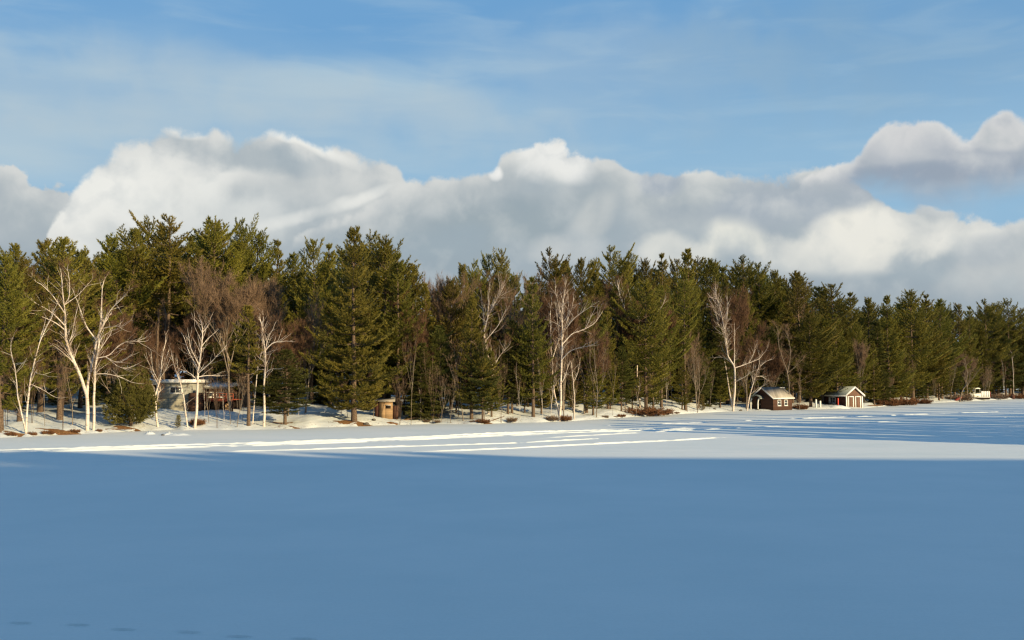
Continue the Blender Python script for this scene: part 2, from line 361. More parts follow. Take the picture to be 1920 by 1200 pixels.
# ------------------------------------------------------------------ lie of the land
KD = F * HC
SH = [(-900, 850), (-400, 834), (-150, 826), (0, 820), (120, 815), (300, 806), (420, 806), (560, 803), (700, 798), (800, 795), (900, 795), (1060, 790), (1200, 781), (1350, 772), (1500, 768), (1620, 765), (1760, 755), (1920, 747.5), (2100, 741), (2500, 735), (3400, 731)]
_sx = np.array([p[0] for p in SH], float); _sd = np.array([KD / (p[1] - HOR) for p in SH])
def shore(px): return np.interp(px, _sx, _sd)
_rs = np.array([-3, 0, 0.5, 2, 6, 12, 25, 45, 80, 150, 260.0]); _rz = np.array([-0.3, -0.02, 0.14, 0.45, 0.95, 1.55, 2.3, 3.3, 5.0, 8.5, 13])
def zslope(px): return np.interp(px, [0, 200, 900, 1300, 1400, 1900, 2100], [0.9, 1, 0.95, .8, 0.5, 0.35, 0.35])
def zt(px, s):
    z = np.interp(s, _rs, _rz) * zslope(px)
    und = 0.14 * np.sin(px * 0.021 + s * 0.13) + 0.1 * np.sin(px * 0.057 - s * 0.31 + 1.0)
    return z + und * np.clip(np.asarray(s) / 5.0, 0, 1)
def ground(px, s):
    """photo column px, s metres inland from the shoreline -> a point on the land"""
    d = float(shore(px)) + s
    z = float(zt(px, s)); zc = d * math.cos(PITCH) + (z - HC) * math.sin(PITCH)
    return Vector(((px - 960) / F * zc, d, z))
def topz(d, py):
    """height at distance d that reaches photo row py"""
    k = (600 - py) / F; c, s = math.cos(PITCH), math.sin(PITCH)
    return HC + d * (s + k * c) / (c - k * s)
def on_lake(px, py):
    d = KD / (py - HOR); return Vector(((px - 960) / F * d, d, 0))

# lake: one sheet out to the horizon
g = np.concatenate([-np.geomspace(4000, 60, 18), np.linspace(-40, 40, 5), np.geomspace(60, 4000, 18)])
gy = np.concatenate([-np.geomspace(2000, 60, 10), np.linspace(-30, 90, 7), np.geomspace(110, 6000, 22)])
XX, YY = np.meshgrid(g, gy, indexing='ij')
def gridfaces(a, b):
    i, j = np.meshgrid(np.arange(a - 1), np.arange(b - 1), indexing='ij')
    return np.stack([i * b + j, (i + 1) * b + j, (i + 1) * b + j + 1, i * b + j + 1], -1).reshape(-1, 4)
# the footprints in the foreground are real hollows: that patch of the sheet is replaced by a fine one
FP = [on_lake(x, y) for x, y in ((55, 1160), (150, 1167.5), (245, 1172), (355, 1181), (460, 1184.5), (570, 1193.5), (695, 1198.5), (800, 1207), (920, 1214), (-45, 1154), (-150, 1148))]
px0, px1, py0, py1 = -14.0, 0.0, 16.0, 26.0
keepx = g[(g < px0 - .01) | (g > px1 + .01)]; keepy = gy[(gy < py0 - .01) | (gy > py1 + .01)]
gx2 = np.sort(np.concatenate([keepx, [px0, px1]])); gy2 = np.sort(np.concatenate([keepy, [py0, py1]]))
XX, YY = np.meshgrid(gx2, gy2, indexing='ij')
fa = gridfaces(len(gx2), len(gy2))
cx = XX.ravel()[fa].mean(1); cyy = YY.ravel()[fa].mean(1)
fa = fa[~((cx > px0) & (cx < px1) & (cyy > py0) & (cyy < py1))]
Vl = np.stack([XX.ravel(), YY.ravel(), np.zeros(XX.size)], 1)
ax = np.linspace(px0, px1, 380); ay = np.linspace(py0, py1, 300)
AX, AY = np.meshgrid(ax, ay, indexing='ij'); AZ = np.zeros_like(AX)
rg = random.Random(5)
ang = math.atan2(FP[6].y - FP[0].y, FP[6].x - FP[0].x)
for k, p in enumerate(FP):
    sid = 0.10 if k % 2 else -0.10
    ox, oy = p.x - math.sin(ang) * sid, p.y + math.cos(ang) * sid
    u = (AX - ox) * math.cos(ang) + (AY - oy) * math.sin(ang); v = -(AX - ox) * math.sin(ang) + (AY - oy) * math.cos(ang)
    d2 = (u / 0.21) ** 2 + (v / 0.085) ** 2
    AZ += -0.11 * np.exp(-d2 ** 2) + 0.014 * np.exp(-((np.sqrt(d2) - 1.45) / 0.3) ** 2)
AZ[0] = AZ[-1] = 0; AZ[:, 0] = AZ[:, -1] = 0
Vp = np.stack([AX.ravel(), AY.ravel(), AZ.ravel()], 1)
me = mesh_from('frozen_lake', np.concatenate([Vl, Vp]), [np.concatenate([fa, gridfaces(380, 300) + len(Vl)])], M['lake'], smooth=True)
tag(link('frozen_lake', me), 'flat snow covered frozen lake filling the foreground', 'lake', kind='structure')

# bank and forest floor
pc = np.concatenate([np.linspace(-900, -60, 30), np.linspace(-50, 2000, 340), np.linspace(2030, 3400, 40)])
sc_ = np.concatenate([[-3, -1, -0.3], np.linspace(0, 12, 36), np.linspace(13, 60, 60), np.geomspace(64, 260, 14)])
rn = np.random.RandomState(3)
G = np.zeros((len(pc), len(sc_), 3))
wob = np.interp(pc, np.linspace(-900, 3400, 240), rn.uniform(-0.9, 0.9, 240))
for i, px in enumerate(pc):
    d = float(shore(px)) + sc_ + wob[i] * np.exp(-np.maximum(sc_, 0) / 3.0)
    z = zt(px, sc_)
    G[i, :, 1] = d; G[i, :, 2] = z; G[i, :, 0] = (px - 960) / F * (d * math.cos(PITCH) + (z - HC) * math.sin(PITCH))
G[:, 3:, 2] += rn.normal(0, 0.022, G[:, 3:, 2].shape)
me = mesh_from('snowy_bank', G.reshape(-1, 3), [gridfaces(len(pc), len(sc_))], M['snow'], smooth=True)
tag(link('snowy_bank', me), 'snowy bank rising from the lake into the woods', 'bank', kind='structure')

# ridges thrown up by snow machines and skis: low banks of snow on the lake
def track(pts, width, height, seed, rough=0.5, step=0.25, gap=0.0):
    r = np.random.RandomState(seed)
    P = [on_lake(x, y) for x, y in pts]
    L = [0]
    for a, b in zip(P, P[1:]): L.append(L[-1] + (b - a).length)
    n = int(L[-1] / step); t = np.linspace(0, L[-1], n)
    X = np.interp(t, L, [p.x for p in P]); Y = np.interp(t, L, [p.y for p in P])
    T = np.stack([np.gradient(X), np.gradient(Y)], 1); T /= np.linalg.norm(T, axis=1, keepdims=True); N = np.stack([-T[:, 1], T[:, 0]], 1)
    sm = lambda k, a: np.convolve(r.normal(0, a, n + k), np.ones(k) / k, 'same')[:n] * math.sqrt(k)
    off = sm(40, 0.05); h = height * np.clip(1 + sm(3, rough * .35) + sm(50, rough * .3), 0.55, 1.4)
    if gap: h *= np.clip((sm(30, 1.0) + gap) * 1.6, 0, 1)
    h *= np.clip(np.minimum(t, L[-1] - t) / 4.0, 0, 1)
    prof = np.array([-1, -.6, -.25, 0, .25, .6, 1.0]); ph = np.array([-.25, .35, .85, 1, .85, .35, -.25])
    height *= .7; width *= .75
    W = width * np.clip(1 + sm(12, .2), .5, 1.6)
    V_ = np.zeros((n, 7, 3))
    for k in range(7):
        o_ = off + prof[k] * W / 2
        V_[:, k, 0] = X + N[:, 0] * o_; V_[:, k, 1] = Y + N[:, 1] * o_; V_[:, k, 2] = h * ph[k] * np.clip(1 + r.normal(0, .12 * rough, n), .6, 1.4) - (0.01 if k not in (0, 6) else 0.02)
    m = mesh_from('snow_ridge', V_.reshape(-1, 3), [gridfaces(n, 7)], M['lake'], smooth=True)
    return link('snow_ridge', m)
MAIN = [(-160, 850), (0, 844), (250, 837), (480, 830), (700, 822.5), (960, 811), (1200, 804), (1345, 802)]
SH_ = lambda dy: [(x, y + dy) for x, y in MAIN]
TR = [(SH_(0), .5, .105, 11, .45, 0, 'upper edge of the long churned snow track'),
      (SH_(1.7), .5, .095, 12, .5, .9, 'second ridge of the long churned snow track'),
      (SH_(3.3), .5, .105, 19, .5, 0, 'third ridge of the long churned snow track'),
      (SH_(5.2)[:-1], .5, .095, 20, .5, .5, 'lower edge of the long churned snow track'),
      ([(330, 849), (560, 843), (960, 830.5), (1110, 822.5), (1200, 819)], .55, .1, 13, .4, .7, 'broken snow ridge in the middle of the lit strip'),
      ([(600, 840), (760, 835), (960, 825.5), (1150, 815)], .45, .06, 23, .4, .2, 'faint snow ridge just under the long churned track'),
      ([(720, 847.5), (860, 844.5), (960, 840), (1100, 833), (1290, 824), (1370, 818.5)], .6, .12, 14, .35, 1.2, 'lowest bright snow ridge before the shadow edge'),
      ([(1465, 811.5), (1490, 810.8), (1515, 809.8)], .7, .13, 15, .4, 0, 'short bright snow ridge alone in the blue shade'),
      ([(130, 871), (260, 869.5), (320, 868)], .5, .08, 16, .5, .6, 'short snow ridge low on the left in the shade'),
      ([(1100, 799), (1300, 793), (1460, 786), (1640, 780), (1800, 774), (1960, 770)], .9, .10, 17, .4, .35, 'broken snow ridge nearest the far shore on the right'),
      ([(1000, 822), (1180, 812), (1300, 806), (1500, 797), (1700, 789), (1960, 780)], .8, .09, 18, .4, .15, 'faint broken snow ridge crossing the right half')]
for pts, wd, ht, sd, ro, gp, lb in TR:
    tag(track(pts, wd, ht, sd, ro, gap=gp), lb, 'snow ridge', 'ridges of snow on the lake', 'structure')
# small drifts by the shore in front of the grey house
def drift(px, py, lx, ly, h, seed, lb):
    r = np.random.RandomState(seed); p = on_lake(px, py); n = 14
    a = np.linspace(-1, 1, n); A, B = np.meshgrid(a, a, indexing='ij')
    Z = h * np.clip(1 - A ** 2 - B ** 2, -0.1, 1) * (1 + r.normal(0, .25, A.shape))
    me = mesh_from('snow_drift', np.stack([A.ravel() * lx, B.ravel() * ly, Z.ravel() - .01], 1), [gridfaces(n, n)], M['lake'], True)
    tag(link('snow_drift', me, None, (p.x, p.y, 0)), lb, 'snow drift', 'small drifts by the shore', 'structure')
drift(284, 813.5, .5, .5, .22, 1, 'small snow lump left of the two slabs by the shore')
drift(318, 815, .75, .6, .2, 2, 'low slab of snow beside the dark pebble near shore')
drift(338, 815.5, 1.2, .6, .16, 3, 'longest low slab of broken snow near the shore')
# ------------------------------------------------------------------ tree builders
def unit(a): return a / (np.linalg.norm(a, axis=-1, keepdims=True) + 1e-9)
def blades(r, P, Dv, n, L, W, spread, up=0.0):
    """n thin leaf-sized triangles from every point P, fanned about direction Dv"""
    m = len(P)
    d = unit(Dv[:, None] + spread * r.normal(0, 1, (m, n, 3)) + np.array([0, 0, up]))
    s = unit(np.cross(d, r.normal(0, 1, (m, n, 3)))) * (W * r.uniform(.7, 1.3, (m, n, 1)) / 2)
    l = L * r.uniform(.6, 1.25, (m, n, 1))
    b = P[:, None] + d * l * 0.05
    V_ = np.stack([b - s, b + s, b + d * l], 2).reshape(-1, 3)
    return V_, np.arange(len(V_)).reshape(-1, 3)
def pine_meshes(name, seed, H, cb, W, prof='white', el0=0, el1=55, dens=1.0, foliage='pine', gaps=0.12, curl=0.25, r0=None, leafn=7, leafL=.29, leafW=.062, dz=1.0, lean=0.0, dead=True):
    r = np.random.RandomState(seed); tb = MB()
    r0 = r0 or H * 0.0135
    zz = np.linspace(-.6, H, 14); wx = np.cumsum(r.normal(0, .035, 14)); wy = np.cumsum(r.normal(0, .035, 14)); wx -= wx[0]; wy -= wy[0]
    wx += lean * (zz / H) ** 2
    tr_ = r0 * (1 - np.clip(zz, 0, H) / H) ** .85 + .018; tr_[0] = r0 * 1.35; tr_[1] *= 1.02
    tb.tube(np.stack([wx, wy, zz], 1), tr_, 8)
    if dead:   # dead stubs below the crown
        for _ in range(int(14 * cb * H / 6)):
            z = r.uniform(.12 * H, cb * H + .5); a = r.uniform(0, 2 * math.pi); l = r.uniform(.4, 1.6)
            p = np.array([np.interp(z, zz, wx), np.interp(z, zz, wy), z]); d = np.array([math.cos(a), math.sin(a), r.uniform(-.1, .25)])
            tb.tube([p, p + d * l * .5, p + d * l + np.array([0, 0, .1 * l])], [.03, .02, .008], 4)
    PP = []; DD = []
    z = cb * H; side = r.uniform(0, 2 * math.pi)
    while z < H - .3:
        t = (z - cb * H) / (H * (1 - cb))
        if prof == 'white': f = min(1.0, (1 - t) * 1.8) ** .62 * min(1, .6 + t * 2.5)
        elif prof == 'cone': f = (1 - t) ** .66 * min(1, .65 + t * 3)
        elif prof == 'round': f = math.sqrt(max(0, 1 - (2 * t - .85) ** 2 / 1.35))
        elif prof == 'rag': f = (min(1.0, (1 - t) * 1.6) ** .72) * r.uniform(.7, 1.15)
        else: f = (1 - t) ** .6
        nb = r.randint(5, 8)
        a0 = r.uniform(0, 2 * math.pi)
        wl = r.uniform(.75, 1.15)
        for k in range(nb):
            if r.rand() < gaps: continue
            a = a0 + 2 * math.pi * k / nb + r.normal(0, .25)
            l = max(.35, W * f * wl * r.uniform(.62, 1.15) * (1 + .18 * math.cos(a - side)))
            e = R(el0 + (el1 - el0) * t ** 1.8 + r.normal(0, 3.5))
            h = np.array([math.cos(a), math.sin(a), 0]); sd = np.array([-math.sin(a), math.cos(a), 0])
            base = np.array([np.interp(z, zz, wx), np.interp(z, zz, wy), z + r.normal(0, .06)])
            ss = np.linspace(0, 1, 7)
            bow = r.normal(0, .08) * l
            B = base + np.outer(ss * l * math.cos(e), h) + np.outer(bow * ss * (1 - ss) * 2, sd)
            B[:, 2] += ss * l * math.sin(e) + curl * l * (ss ** 2.2) - .10 * l * np.sin(ss * math.pi)
            tb.tube(B[:6], np.linspace(.016 + .012 * l, .008, 6), 4)
            nbr = max(3, int(l / .26 * dens)); s0 = (.14 if prof == 'cone' else .26) if l > 1.2 else .05
            for q in range(nbr):
                s = s0 + (1 - s0) * (q + r.rand()) / nbr
                bp = np.array([np.interp(s, ss, B[:, i]) for i in range(3)])
                sg = 1 if q % 2 else -1
                lb = l * .40 * (1.10 - s) * r.uniform(.6, 1.25) + .22
                bd = unit(h * math.cos(R(50)) * math.cos(e) + sd * sg * math.sin(R(50)) + np.array([0, 0, math.sin(e) * .7 + curl * s * .8 + r.normal(0, .12)]))
                nt = max(3, int(lb / .085))
                tt = (np.arange(nt) + r.rand(nt)) / nt
                X_ = bp + np.outer(tt * lb, bd); X_[:, 2] += .22 * lb * tt ** 2 * (1 + curl)
                PP.append(X_ + r.normal(0, .02, (nt, 3))); DD.append(np.repeat(bd[None], nt, 0) + np.outer(tt * .5, [0, 0, 1]))
            q_ = np.linspace(.55, 1, 9); PP.append(np.stack([np.interp(q_, ss, B[:, i]) for i in range(3)], 1)); DD.append(np.repeat(unit(B[-1] - B[-2])[None], 9, 0))
        z += dz * r.uniform(.75, 1.25) * (1.0 - .2 * t)
    top = np.array([wx[-1], wy[-1], H]); PP.append(top - np.outer(np.linspace(0, 1.4, 16), [0, 0, 1])); DD.append(np.repeat(np.array([[0, 0, 1.0]]), 16, 0))
    P = np.concatenate(PP); Dv = np.concatenate(DD)
    V_, T_ = blades(r, P, unit(Dv), leafn, leafL, leafW, .42, .22)
    return (tb.mesh(name + '_trunk', M['bark'], True), mesh_from(name + '_crown', V_, [T_], M[foliage]), H, W)
PR = {}
PR['full0'] = pine_meshes('pine', 1, 19, .13, 4.9, 'white', -2, 52)
PR['full1'] = pine_meshes('pine', 2, 19, .15, 4.8, 'cone', -4, 56, gaps=.1)
PR['full2'] = pine_meshes('pine', 12, 19, .18, 4.8, 'white', 2, 60, gaps=.16)
PR['mid0'] = pine_meshes('pine', 3, 19, .32, 4.8, 'white', 2, 60, gaps=.15)
PR['mid1'] = pine_meshes('pine', 4, 19, .36, 4.8, 'rag', 0, 62, gaps=.15)
PR['high0'] = pine_meshes('pine', 5, 21, .55, 4.6, 'rag', 4, 55, gaps=.2)
PR['high1'] = pine_meshes('pine', 6, 21, .50, 4.2, 'white', 5, 62, gaps=.2)
PR['rag0'] = pine_meshes('pine', 7, 21, .42, 5.4, 'rag', 8, 46, gaps=.30, curl=.34, dz=1.35, dens=1.2)
PR['rag1'] = pine_meshes('pine', 8, 21, .36, 5.0, 'rag', 6, 50, gaps=.24, curl=.34, dz=1.25, dens=1.2)
PR['cone0'] = pine_meshes('pine', 9, 21, .085, 6.2, 'cone', -6, 58, gaps=.08, dens=1.15, curl=.22, r0=.30)
PR['cone1'] = pine_meshes('pine', 10, 18, .10, 4.4, 'cone', -6, 60, gaps=.1, dens=1.1)
PR['hem0'] = pine_meshes('hemlock', 11, 12, .05, 3.3, 'cone', -12, 40, dens=1.5, foliage='spruce', gaps=.05, curl=-.05, leafn=8, leafL=.22, leafW=.05, dz=.45, dead=False)
PR['hem1'] = pine_meshes('hemlock', 13, 14, .16, 3.4, 'white', -8, 50, dens=1.3, foliage='spruce', gaps=.12, curl=.05, leafn=7, leafL=.24, leafW=.05, dz=.5, dead=False)
PR['cedar_col'] = pine_meshes('cedar', 14, 9, .02, 1.5, 'cone', 30, 70, dens=2.4, foliage='cedar', gaps=0, curl=.3, leafn=5, leafL=.16, leafW=.04, dz=.26, dead=False)
PR['baby'] = pine_meshes('young_pine', 16, 2.2, .05, .75, 'cone', 10, 60, dens=2.2, foliage='cedar', gaps=.1, leafn=4, leafL=.16, leafW=.03, dz=.25, dead=False)
PR['wisp'] = pine_meshes('pine', 17, 16, .45, 2.3, 'rag', 0, 50, gaps=.3, dz=.8)

def place(kind, px, s, ytop, label, cat='tree', group=None, wf=1.0, name='pine_tree', rot=None, sink=0.0):
    tm, cm, H, W = PR[kind]
    g_ = ground(px, s); h = topz(g_.y, ytop) - g_.z
    k = h / H
    o = bpy.data.objects.new(name, None); COL.objects.link(o); o.empty_display_size = .3
    o.location = g_ - Vector((0, 0, sink)); o.scale = (k * wf, k * wf, k); o.rotation_euler.z = rot if rot is not None else RND.uniform(0, 6.283)
    tag(o, label, cat, group)
    link('trunk', tm, o); link('crown', cm, o)
    return o
RND = random.Random(77)
PINES = [
 (2, 2.5, 482, 'full0', 1.0, 'olive pine cut off by the left edge of the photo'),
 (36, 6, 492, 'mid0', 1.0, 'pine with brown bare lower trunk left of the thin leaning birch'),
 (20, 22, 464, 'full2', 1.0, 'pine with blunt top at the far left end of the skyline'),
 (75, 16, 455, 'mid1', 1.15, 'second blunt skyline pine from the left edge'),
 (112, 9, 453, 'full2', 1.2, 'broad olive pine right behind the tall forked white birch'),
 (150, 20, 470, 'full1', 1.0, 'low shouldered pine between forked birch and the left peak'),
 (202, 24, 449, 'mid1', 1.1, 'dark pine one step left of the pine with the long pale trunk'),
 (246, 22, 429, 'high0', 1.0, 'high crowned pine showing a long pale trunk left of the house'),
 (274, 30, 420, 'high1', .9, 'slim pine squeezed against the tallest left peak'),
 (312, 23, 407, 'rag0', 1.15, 'tallest ragged pine above the grey house with long level arms'),
 (352, 34, 470, 'high1', .9, 'short pine in the notch between the two highest peaks'),
 (398, 27, 407, 'rag1', 1.05, 'fan topped ragged pine just right of the notch above the house'),
 (446, 30, 414, 'rag0', .75, 'narrow spiky pine behind the brown maple crown'),
 (482, 32, 442, 'mid0', 1.0, 'pine on the slope falling right from the left peaks'),
 (517, 34, 452, 'full1', 1.0, 'rounded pine behind the smaller brown maple crown'),
 (547, 38, 480, 'full2', .9, 'lowest skyline pine in the dip left of the giant front pine'),
 (584, 20, 455, 'mid0', .8, 'dark pine with a knobbly top at the left shoulder of the giant pine'),
 (617, 26, 458, 'full1', .9, 'pine half hidden behind the left side of the giant pine'),
 (664, 1.6, 429, 'cone0', 1.0, 'giant full pine on brown needle patch at the shore, boughs to the ground'),
 (692, 15, 432, 'rag1', .95, 'twin spiky top rising just right of the giant pine tip'),
 (722, 11, 452, 'full0', 1.0, 'full pine on the right flank of the giant pine'),
 (746, 6, 476, 'full1', 1.05, 'tall pine directly beside the orange board shed'),
 (772, 12, 502, 'full2', .95, 'sloping shoulder pine right of the orange shed'),
 (797, 8, 535, 'cone1', .95, 'short cone pine at the low right end of the giant pine group'),
 (845, 10, 528, 'full0', .9, 'olive pine wrapped in grey twigs left of the middle trio'),
 (868, 22, 500, 'mid1', .8, 'thin pine behind the bare grey crown in the middle'),
 (888, 27, 487, 'rag1', .7, 'left one of three spiky tops behind the russet birch crown'),
 (916, 30, 482, 'mid0', .7, 'middle one of three spiky tops behind the russet birch crown'),
 (940, 27, 469, 'rag0', .7, 'right and highest of three spiky tops behind the russet birch crown'),
 (884, 2.2, 560, 'cone1', 1.05, 'dense low boughed pine at the shore left of the bare sapling stand'),
 (966, 22, 520, 'mid1', .9, 'dull pine filling the dip before the lone pointed pine'),
 (1000, 2.5, 520, 'full1', .85, 'upright pine with a patchy pale trunk left of the many stemmed birch'),
 (1030, 28, 465, 'rag1', .8, 'lone pointed pine above the many stemmed birch'),
 (1060, 32, 500, 'mid0', .9, 'pine tucked behind the left red birch haze'),
 (1090, 26, 490, 'full2', .7, 'twin knobbed pine behind the right limb of the big birch'),
 (1115, 28, 491, 'mid1', .7, 'small topped pine between the knobbed and the fan pine'),
 (1145, 26, 465, 'rag0', .9, 'wide fan pine that is tallest right of the picture centre'),
 (1181, 29, 472, 'rag1', .85, 'pine joined to the right side of the wide fan pine'),
 (1212, 24, 492, 'full0', .7, 'pine behind the pale limbed bare tree'),
 (1245, 26, 476, 'full1', .8, 'pointed pine just left of the steep dark spire'),
 (1271, 29, 491, 'mid0', .7, 'narrow pine in the gap between pointed pine and dark spire'),
 (1293, 20, 471, 'cone1', 1.0, 'steep dark spire pine over the long bare trunk'),
 (1334, 24, 491, 'full2', .9, 'rounded pine right behind the red topped birch'),
 (1212, 2.2, 530, 'full0', 1.05, 'broad front pine over the rust coloured brush heap'),
 (1240, 6, 540, 'full2', .9, 'pine crowding the right side of the brush heap pine'),
 (1285, 3.0, 515, 'high1', .75, 'slender pine with long sunlit bare trunk left of the red topped birch'),
 (1100, 7, 565, 'mid1', .9, 'pine under the right limb of the many stemmed birch'),
 (1140, 8, 575, 'full1', .9, 'dark low pine between big birch and brush heap pine'),
 (1350, 6, 610, 'hem1', .8, 'short green pine at the foot of the red topped birch'),
 (1395, 20, 480, 'rag1', 1.0, 'ragged open pine right above the brown cabin'),
 (1426, 23, 496, 'rag0', .8, 'thin see-through pine on the slope right of the ragged cabin pine'),
 (1456, 22, 512, 'mid1', .9, 'pale twiggy pine above the cabin chimney side'),
 (1498, 12, 515, 'full2', 1.1, 'broad topped pine between the cabin and the boathouse'),
 (1520, 4, 590, 'full0', 1.15, 'wide layered pine whose boughs hang beside the boathouse'),
 (1562, 18, 537, 'mid0', 1.1, 'first pine of the even row above the boathouse'),
 (1570, 7, 590, 'full1', 1.1, 'olive pine directly behind the boathouse roof'),
 (1600, 20, 549, 'full1', 1.1, 'second pine of the even row above the boathouse'),
 (1608, 9, 610, 'full2', 1.0, 'brownish pine right of the boathouse gable'),
 (1632, 24, 562, 'mid1', 1.0, 'pine in the low notch right of the boathouse row'),
 (1668, 7, 556, 'cone0', .95, 'wide cone pine right of the dark gap with low hanging boughs'),
 (1645, 12, 600, 'hem0', .8, 'nearly black evergreen in the gap right of the boathouse'),
 (1712, 12, 549, 'full0', 1.1, 'highest pine of the far right group'),
 (1738, 16, 553, 'full1', 1.1, 'pine touching the highest of the far right group'),
 (1766, 12, 565, 'full2', 1.05, 'third pine of the far right group over leafless trunks'),
 (1802, 18, 573, 'mid1', .9, 'pine above the white pontoon boat'),
 (1822, 22, 575, 'full1', .9, 'small pine just right of the one above the boat'),
 (1850, 18, 561, 'rag1', 1.1, 'dark tufted pine with sky showing under its crown'),
 (1872, 24, 570, 'high0', .9, 'thin trunked pine among pale stems at far right'),
 (1894, 12, 567, 'high1', 1.1, 'second last pine before the right edge'),
 (1917, 6, 582, 'full0', .9, 'last pine cut by the right edge of the photo'),
 (466, 1.0, 575, 'wisp', 1.1, 'leaning sparse pine beside the second stemmed white birch'),
 (428, 24, 560, 'mid1', .7, 'thin pine behind the red deck'),
 (905, 1.2, 640, 'hem1', .9, 'low bushy evergreen at the shore with boughs near the snow'),
]
for px, s, yt, kd, wf, lb in PINES:
    place(kd, px, s, yt, lb, wf=wf)
for px, s, yt, kd, wf, lb in [
 (534, 1.6, 655, 'hem1', 1.7, 'low wide hemlock right of the white birch by the needle patch'),
 (790, 2.5, 640, 'hem0', 1.0, 'dark drooping hemlock right of the orange shed'),
 (822, 4, 610, 'hem1', 1.0, 'dark hemlock in the shade left of the shore pine'),
 (1165, 5, 650, 'hem1', 1.0, 'low hemlock left of the rust coloured brush'),
 (960, 6, 600, 'hem1', .9, 'dull green hemlock behind the bare sapling stand'),
 (1330, 9, 640, 'hem0', .7, 'little hemlock in the shade right of the sunlit bare trunk')]:
    place(kd, px, s, yt, lb, wf=wf, name='hemlock_tree')
place('cedar_col', 264, 6, 622, 'tall narrow golden cedar behind the round bush', wf=1.15, name='cedar_tree')
place('baby', 333, .9, 779, 'tiny fir alone on the snow between two white birches', wf=1.0, name='young_fir')
place('baby', 1316, 1.5, 742, 'small yellowish fir at the shore left of the red topped birch', wf=.8, name='young_fir')
# round cedar bush
def bush_ball(seed, W, H):
    r = np.random.RandomState(seed); n = 2600
    th = r.uniform(0, 2 * math.pi, n); ph = np.arccos(r.uniform(-1, 1, n)); rad = r.uniform(.55, 1, n) ** .5
    lump = 1 + .16 * np.sin(3 * th + 2 * ph) + .12 * np.sin(5 * th - 3 * ph)
    d = np.stack([np.sin(ph) * np.cos(th), np.sin(ph) * np.sin(th), np.cos(ph)], 1)
    P = d * (rad * lump)[:, None] * np.array([W, W, H / 2]) + np.array([0, 0, H * .52])
    P[:, :2] *= (1.12 - .45 * np.clip(P[:, 2] / H, 0, 1))[:, None]
    P = P[P[:, 2] > .25]
    V_, T_ = blades(r, P, unit(P - np.array([0, 0, H * .1])), 14, .26, .05, .5, .5)
    tb = MB()
    for k in range(7):
        a = k * .9; tb.tube([(0, 0, -.3), (.25 * math.cos(a), .25 * math.sin(a), H * .3), (W * .5 * math.cos(a), W * .5 * math.sin(a), H * .75)], [.1, .07, .02], 5)
    return (tb.mesh('cedar_trunk', M['bark'], True), mesh_from('cedar_crown', V_, [T_], M['cedar']), H, W)
PR['ball'] = bush_ball(4, 2.0, 4.6)
place('ball', 245, 2.0, 696, 'round golden green cedar bush left of the grey house', 'bush', name='cedar_bush')

# background woods: trees behind the named ones, seen only in pieces
SKY = [(-200, 470), (0, 470), (100, 455), (200, 452), (310, 415), (400, 412), (480, 445), (545, 480), (585, 462), (650, 434), (700, 438), (745, 478), (800, 545), (860, 510), (940, 480), (975, 522), (1030, 475), (1090, 492), (1145, 470), (1215, 490), (1293, 478), (1395, 490), (1500, 520), (1630, 562), (1720, 552), (1800, 575), (1850, 566), (1920, 585), (2100, 600)]
skx, sky_ = np.array([p[0] for p in SKY], float), np.array([p[1] for p in SKY], float)
rf = random.Random(9)
NFILL = 0
for row, (s0, step, drop0, drop1) in enumerate([(14, 76, 60, 160), (26, 66, 30, 110), (42, 60, 16, 70), (62, 56, 8, 50)]):
    px = -50 + row * 9
    while px < 1975:
        step_ = step * (1.0 if px < 1300 else .62 if px < 1600 else .45)
        yt = float(np.interp(px, skx, sky_)) + rf.uniform(drop0, drop1) * (1 if px < 1300 else .7)
        if not (row == 0 and 270 < px < 430):
            kd = rf.choice(['full0', 'full1', 'full2', 'cone1', 'cone0', 'hem1'])
            place(kd, px, s0 + rf.uniform(-3, 5), yt, 'evergreen deep in the woods seen only between nearer trees', group='evergreens deep in the woods', wf=rf.uniform(1.0, 1.3)); NFILL += 1
        px += step_ * rf.uniform(.75, 1.3)

for k in range(30):   # young evergreens along the edge of the woods
    px = 748 + k * 40 + rf.uniform(-14, 14)
    if 1375 < px < 1490 or 1525 < px < 1630 or 1805 < px < 1870: continue
    place(rf.choice(['hem1', 'cone1', 'full1']), px, rf.uniform(3, 9), rf.uniform(630, 700), 'young evergreen with low boughs among the trunks at the edge of the woods', group='young evergreens at the edge of the woods', wf=rf.uniform(1.0, 1.4), name='young_evergreen')
px = 20
while px < 1960:      # low evergreens closing the view under the crowns
    if not (265 < px < 440):
        place(rf.choice(['hem0', 'hem1', 'hem0']), px, rf.uniform(20, 36), rf.uniform(655, 700), 'low dark evergreen deep in the woods under the taller crowns', group='low evergreens under the crowns', wf=rf.uniform(1.2, 1.6), name='hemlock_tree')
    px += rf.uniform(34, 60) * (1 if px < 1400 else .75)

